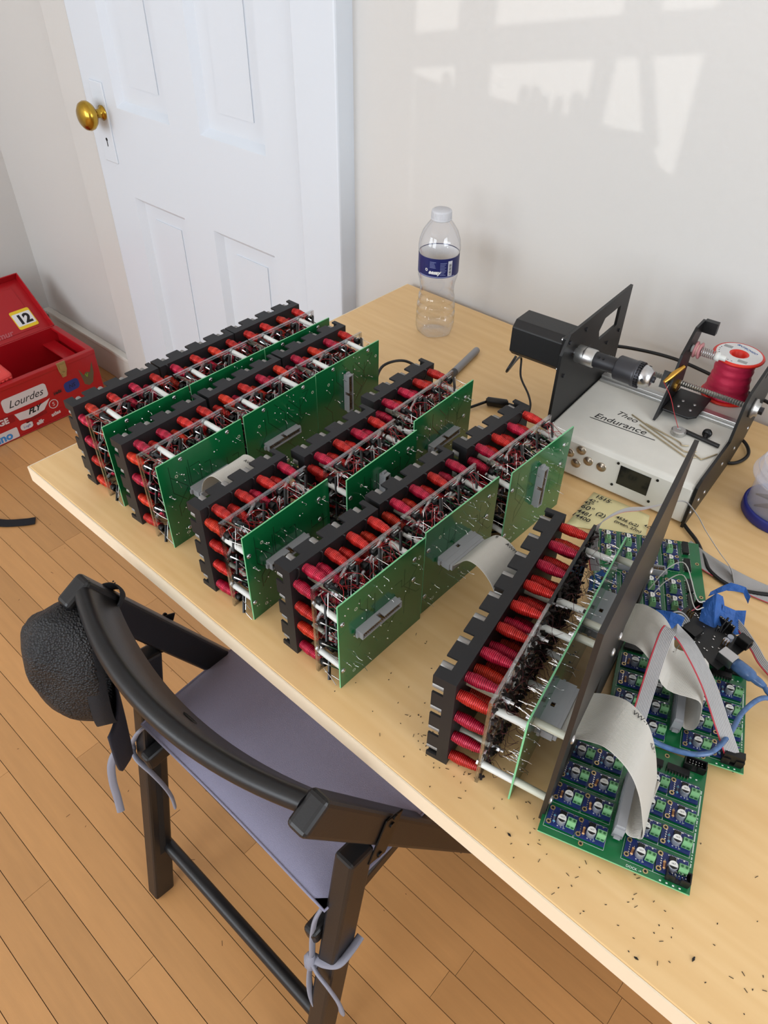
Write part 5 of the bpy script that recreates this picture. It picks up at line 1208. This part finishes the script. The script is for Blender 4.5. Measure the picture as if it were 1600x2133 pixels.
# stickers: rounded plates on the front face (face +x), text a hair above
FM = frame((0, 1, 0), (0, 0, 1), (1, 0, 0), (X1 + .0003, 0, 0))      # sticker plane: x = world y, y = world z
def rounded(w, h, r, n=5):
    out = []
    for cx_, cy_, a0 in ((w / 2 - r, h / 2 - r, 0), (-w / 2 + r, h / 2 - r, 90), (-w / 2 + r, -h / 2 + r, 180), (w / 2 - r, -h / 2 + r, 270)):
        for k in range(n + 1): a = math.radians(a0 + 90 * k / n); out.append((cx_ + r * math.cos(a), cy_ + r * math.sin(a)))
    return out
def sticker(y, z, w, h, m_, rot=0, txt=None, ts=.02, tm='ink_black', r=.006, shear=0, poly=None, bold=0, dy=0, parent=None, M0=None, name='sticker'):
    M = (M0 or (tr(*(-xl)) @ FM)) @ tr(y, z, 0) @ rz(rot)
    o = put(name, MB().prism(poly or rounded(w, h, r), 0, .0004).mesh('sticker', m_), parent or bx_, M)
    if txt: put('lettering', text_mesh(txt, ts, tm, shear=shear, align='CENTER', bold=bold), parent or bx_, M @ tr(0, -ts * .35 + dy, .0005))
    return o
mat('sticker_white', (208, 200, 200), .4); mat('sticker_blue', (34, 52, 120), .4); mat('sticker_brown', (96, 82, 60), .4); mat('sticker_yellow', (230, 196, 40), .4); mat('ink_sky', (60, 132, 196), .5); mat('ink_red', (120, 10, 18), .5); mat('ink_green', (110, 150, 40), .5); mat('latch_brass', (180, 160, 112), .35, metal=.8)
sticker(.6865, T - .6180, .140, .046, 'sticker_white', 0, 'Lourdes', .033, r=.010, shear=.45)
fly = [(-.058, .012), (-.05, -.014), (-.01, -.022), (.03, -.016), (.058, .012), (.03, .006), (-.02, .008)]
sticker(.699, T - .6640, .1, .03, 'sticker_white', 2, 'FLY', .024, shear=.5, poly=fly, bold=.001)
sticker(.834, T - .640, .05, .036, 'sticker_blue', 4, 'NS', .018, 'ink_black', r=.012, shear=.2)
wing = [(-.022, .03), (-.010, .004), (.0, .012), (.012, .006), (.026, .038), (.024, .0), (.014, -.030), (0, -.036), (-.014, -.026)]
sticker(.890, T - .628, .05, .06, 'sticker_brown', 0, 'V', .016, 'ink_green', poly=wing, bold=.0008)
sticker(.600, T - .663, .075, .026, 'toolbox_inner', 0, 'IGE', .026, 'sticker_white', r=.003, bold=.001)
sticker(.592, T - .712, .085, .034, 'sticker_white', 0, 'ino', .036, 'ink_sky', r=.004, bold=.0015)
sticker(.664, T - .706, .040, .022, 'sticker_white', 0, 'Logh', .012, 'ink_blue', r=.010, shear=.2)
sticker(.706, T - .712, .046, .022, 'toolbox_red', 3, 'alfr', .018, 'sticker_white', r=.003, bold=.001)
sticker(.760, T - .706, .05, .018, 'toolbox_red', 4, 'atlas', .017, 'sticker_white', r=.003, bold=.0006)
o = put('sticker', MB().ring(.013, .015, 0, .0004, 24).mesh('sticker', 'sticker_white'), bx_, tr(*(-xl)) @ FM @ tr(.762, T - .674, 0)); put('lettering', text_mesh('S', .018, 'sticker_white', align='CENTER'), bx_, tr(*(-xl)) @ FM @ tr(.762, T - .680, .0004))
sticker(.785, T - .642, .03, .012, 'toolbox_inner', 5, 'reds', .014, 'ink_black', r=.002, bold=.0006)
sticker(.700, T - .690, .07, .012, 'toolbox_inner', 4, 'Journey', .013, 'ink_red', r=.002, shear=.4)
b = MB(); b.prism([(-.014, .026), (.014, .026), (.014, .0), (.006, -.024), (-.006, -.024), (-.012, .0)], .0, .003); b.cyl((0, -.012, .003), (0, -.012, .008), .006, 12); b.box(-.008, .008, .004, .020, .003, .007)
put('latch', b.mesh('latch', 'latch_brass'), tx, tr(*(-xl)) @ FM @ tr(.820, T - .578, 0))
LM = tr(*(-xl)) @ frame(Vector((0, 1, 0)), ld, ln, hinge + ln * -.0284)
o = sticker(.873, .072, .066, .068, 'sticker_yellow', 0, parent=lid, M0=LM, r=.006)
sticker(.873, .072, .060, .046, 'label_white', 0, '12', .046, 'ink_black', parent=lid, M0=LM @ tr(0, 0, .0004), r=.003, bold=.0022)
put('lettering', text_mesh('Lemur', .030, mat('faded_pink', (176, 92, 98), .5), shear=.2, bold=.0006), lid, LM @ tr(.735, .030, .0004))
# red ridged plastic part inside the box and a black cable
tj = thing('ridged_case', 'salmon red ridged plastic case sticking out of the toolbox', 'case', (-2.08, .60, .007)); jl = tj.location
b = MB(); RM = frame(Vector((.25, .95, -.1)).normalized(), Vector((-.95, .25, .25)).normalized(), Vector((0, .1, 1)).normalized(), (0, 0, 0))
Mq = Matrix.Translation((-2.115, .625, .150)) @ rz(8) @ ry(18)
b.box(-.050, .045, -.10, .055, -.10, .060, Mq); b.build('shell', mat('salmon', (226, 74, 70), .4), tj, jl, bevel=.012, seg=3)
rdg = MB()
for k in range(11): rdg.box(.0445, .0475, -.09 + k * .013, -.083 + k * .013, -.02, .050, Mq)
rdg.build('ridges', 'salmon', tj, jl)
MB().box(-.02, .02, .0, .03, .0595, .0610, Mq).build('badge', 'label_white', tj, jl)
cable('black cable lying inside the red toolbox', [Vector((-2.19, .66, .02)), Vector((-2.17, .70, .09)), Vector((-2.16, .75, .115)), Vector((-2.155, .80, .110)), Vector((-2.15, .825, .075)), Vector((-2.15, .83, .02))], .006)
# black strap end on the floor at the left edge
sb = [(-1.98, .30), (-1.80, .362), (-1.715, .405), (-1.672, .448), (-1.655, .473)]
P = spline([Vector((x, y, .004)) for x, y in sb], 6); loc = Vector((-1.70, .41, 0))
b = MB(); b.ribbon(P, [Vector((.80, -.55, 0))] * len(P), .026, .003); o = b.build('strap_end', mat('strap_black', (16, 18, 24), .8), None, loc); o.location = loc; tag(o, 'black webbing strap end lying on the floorboards', 'strap')
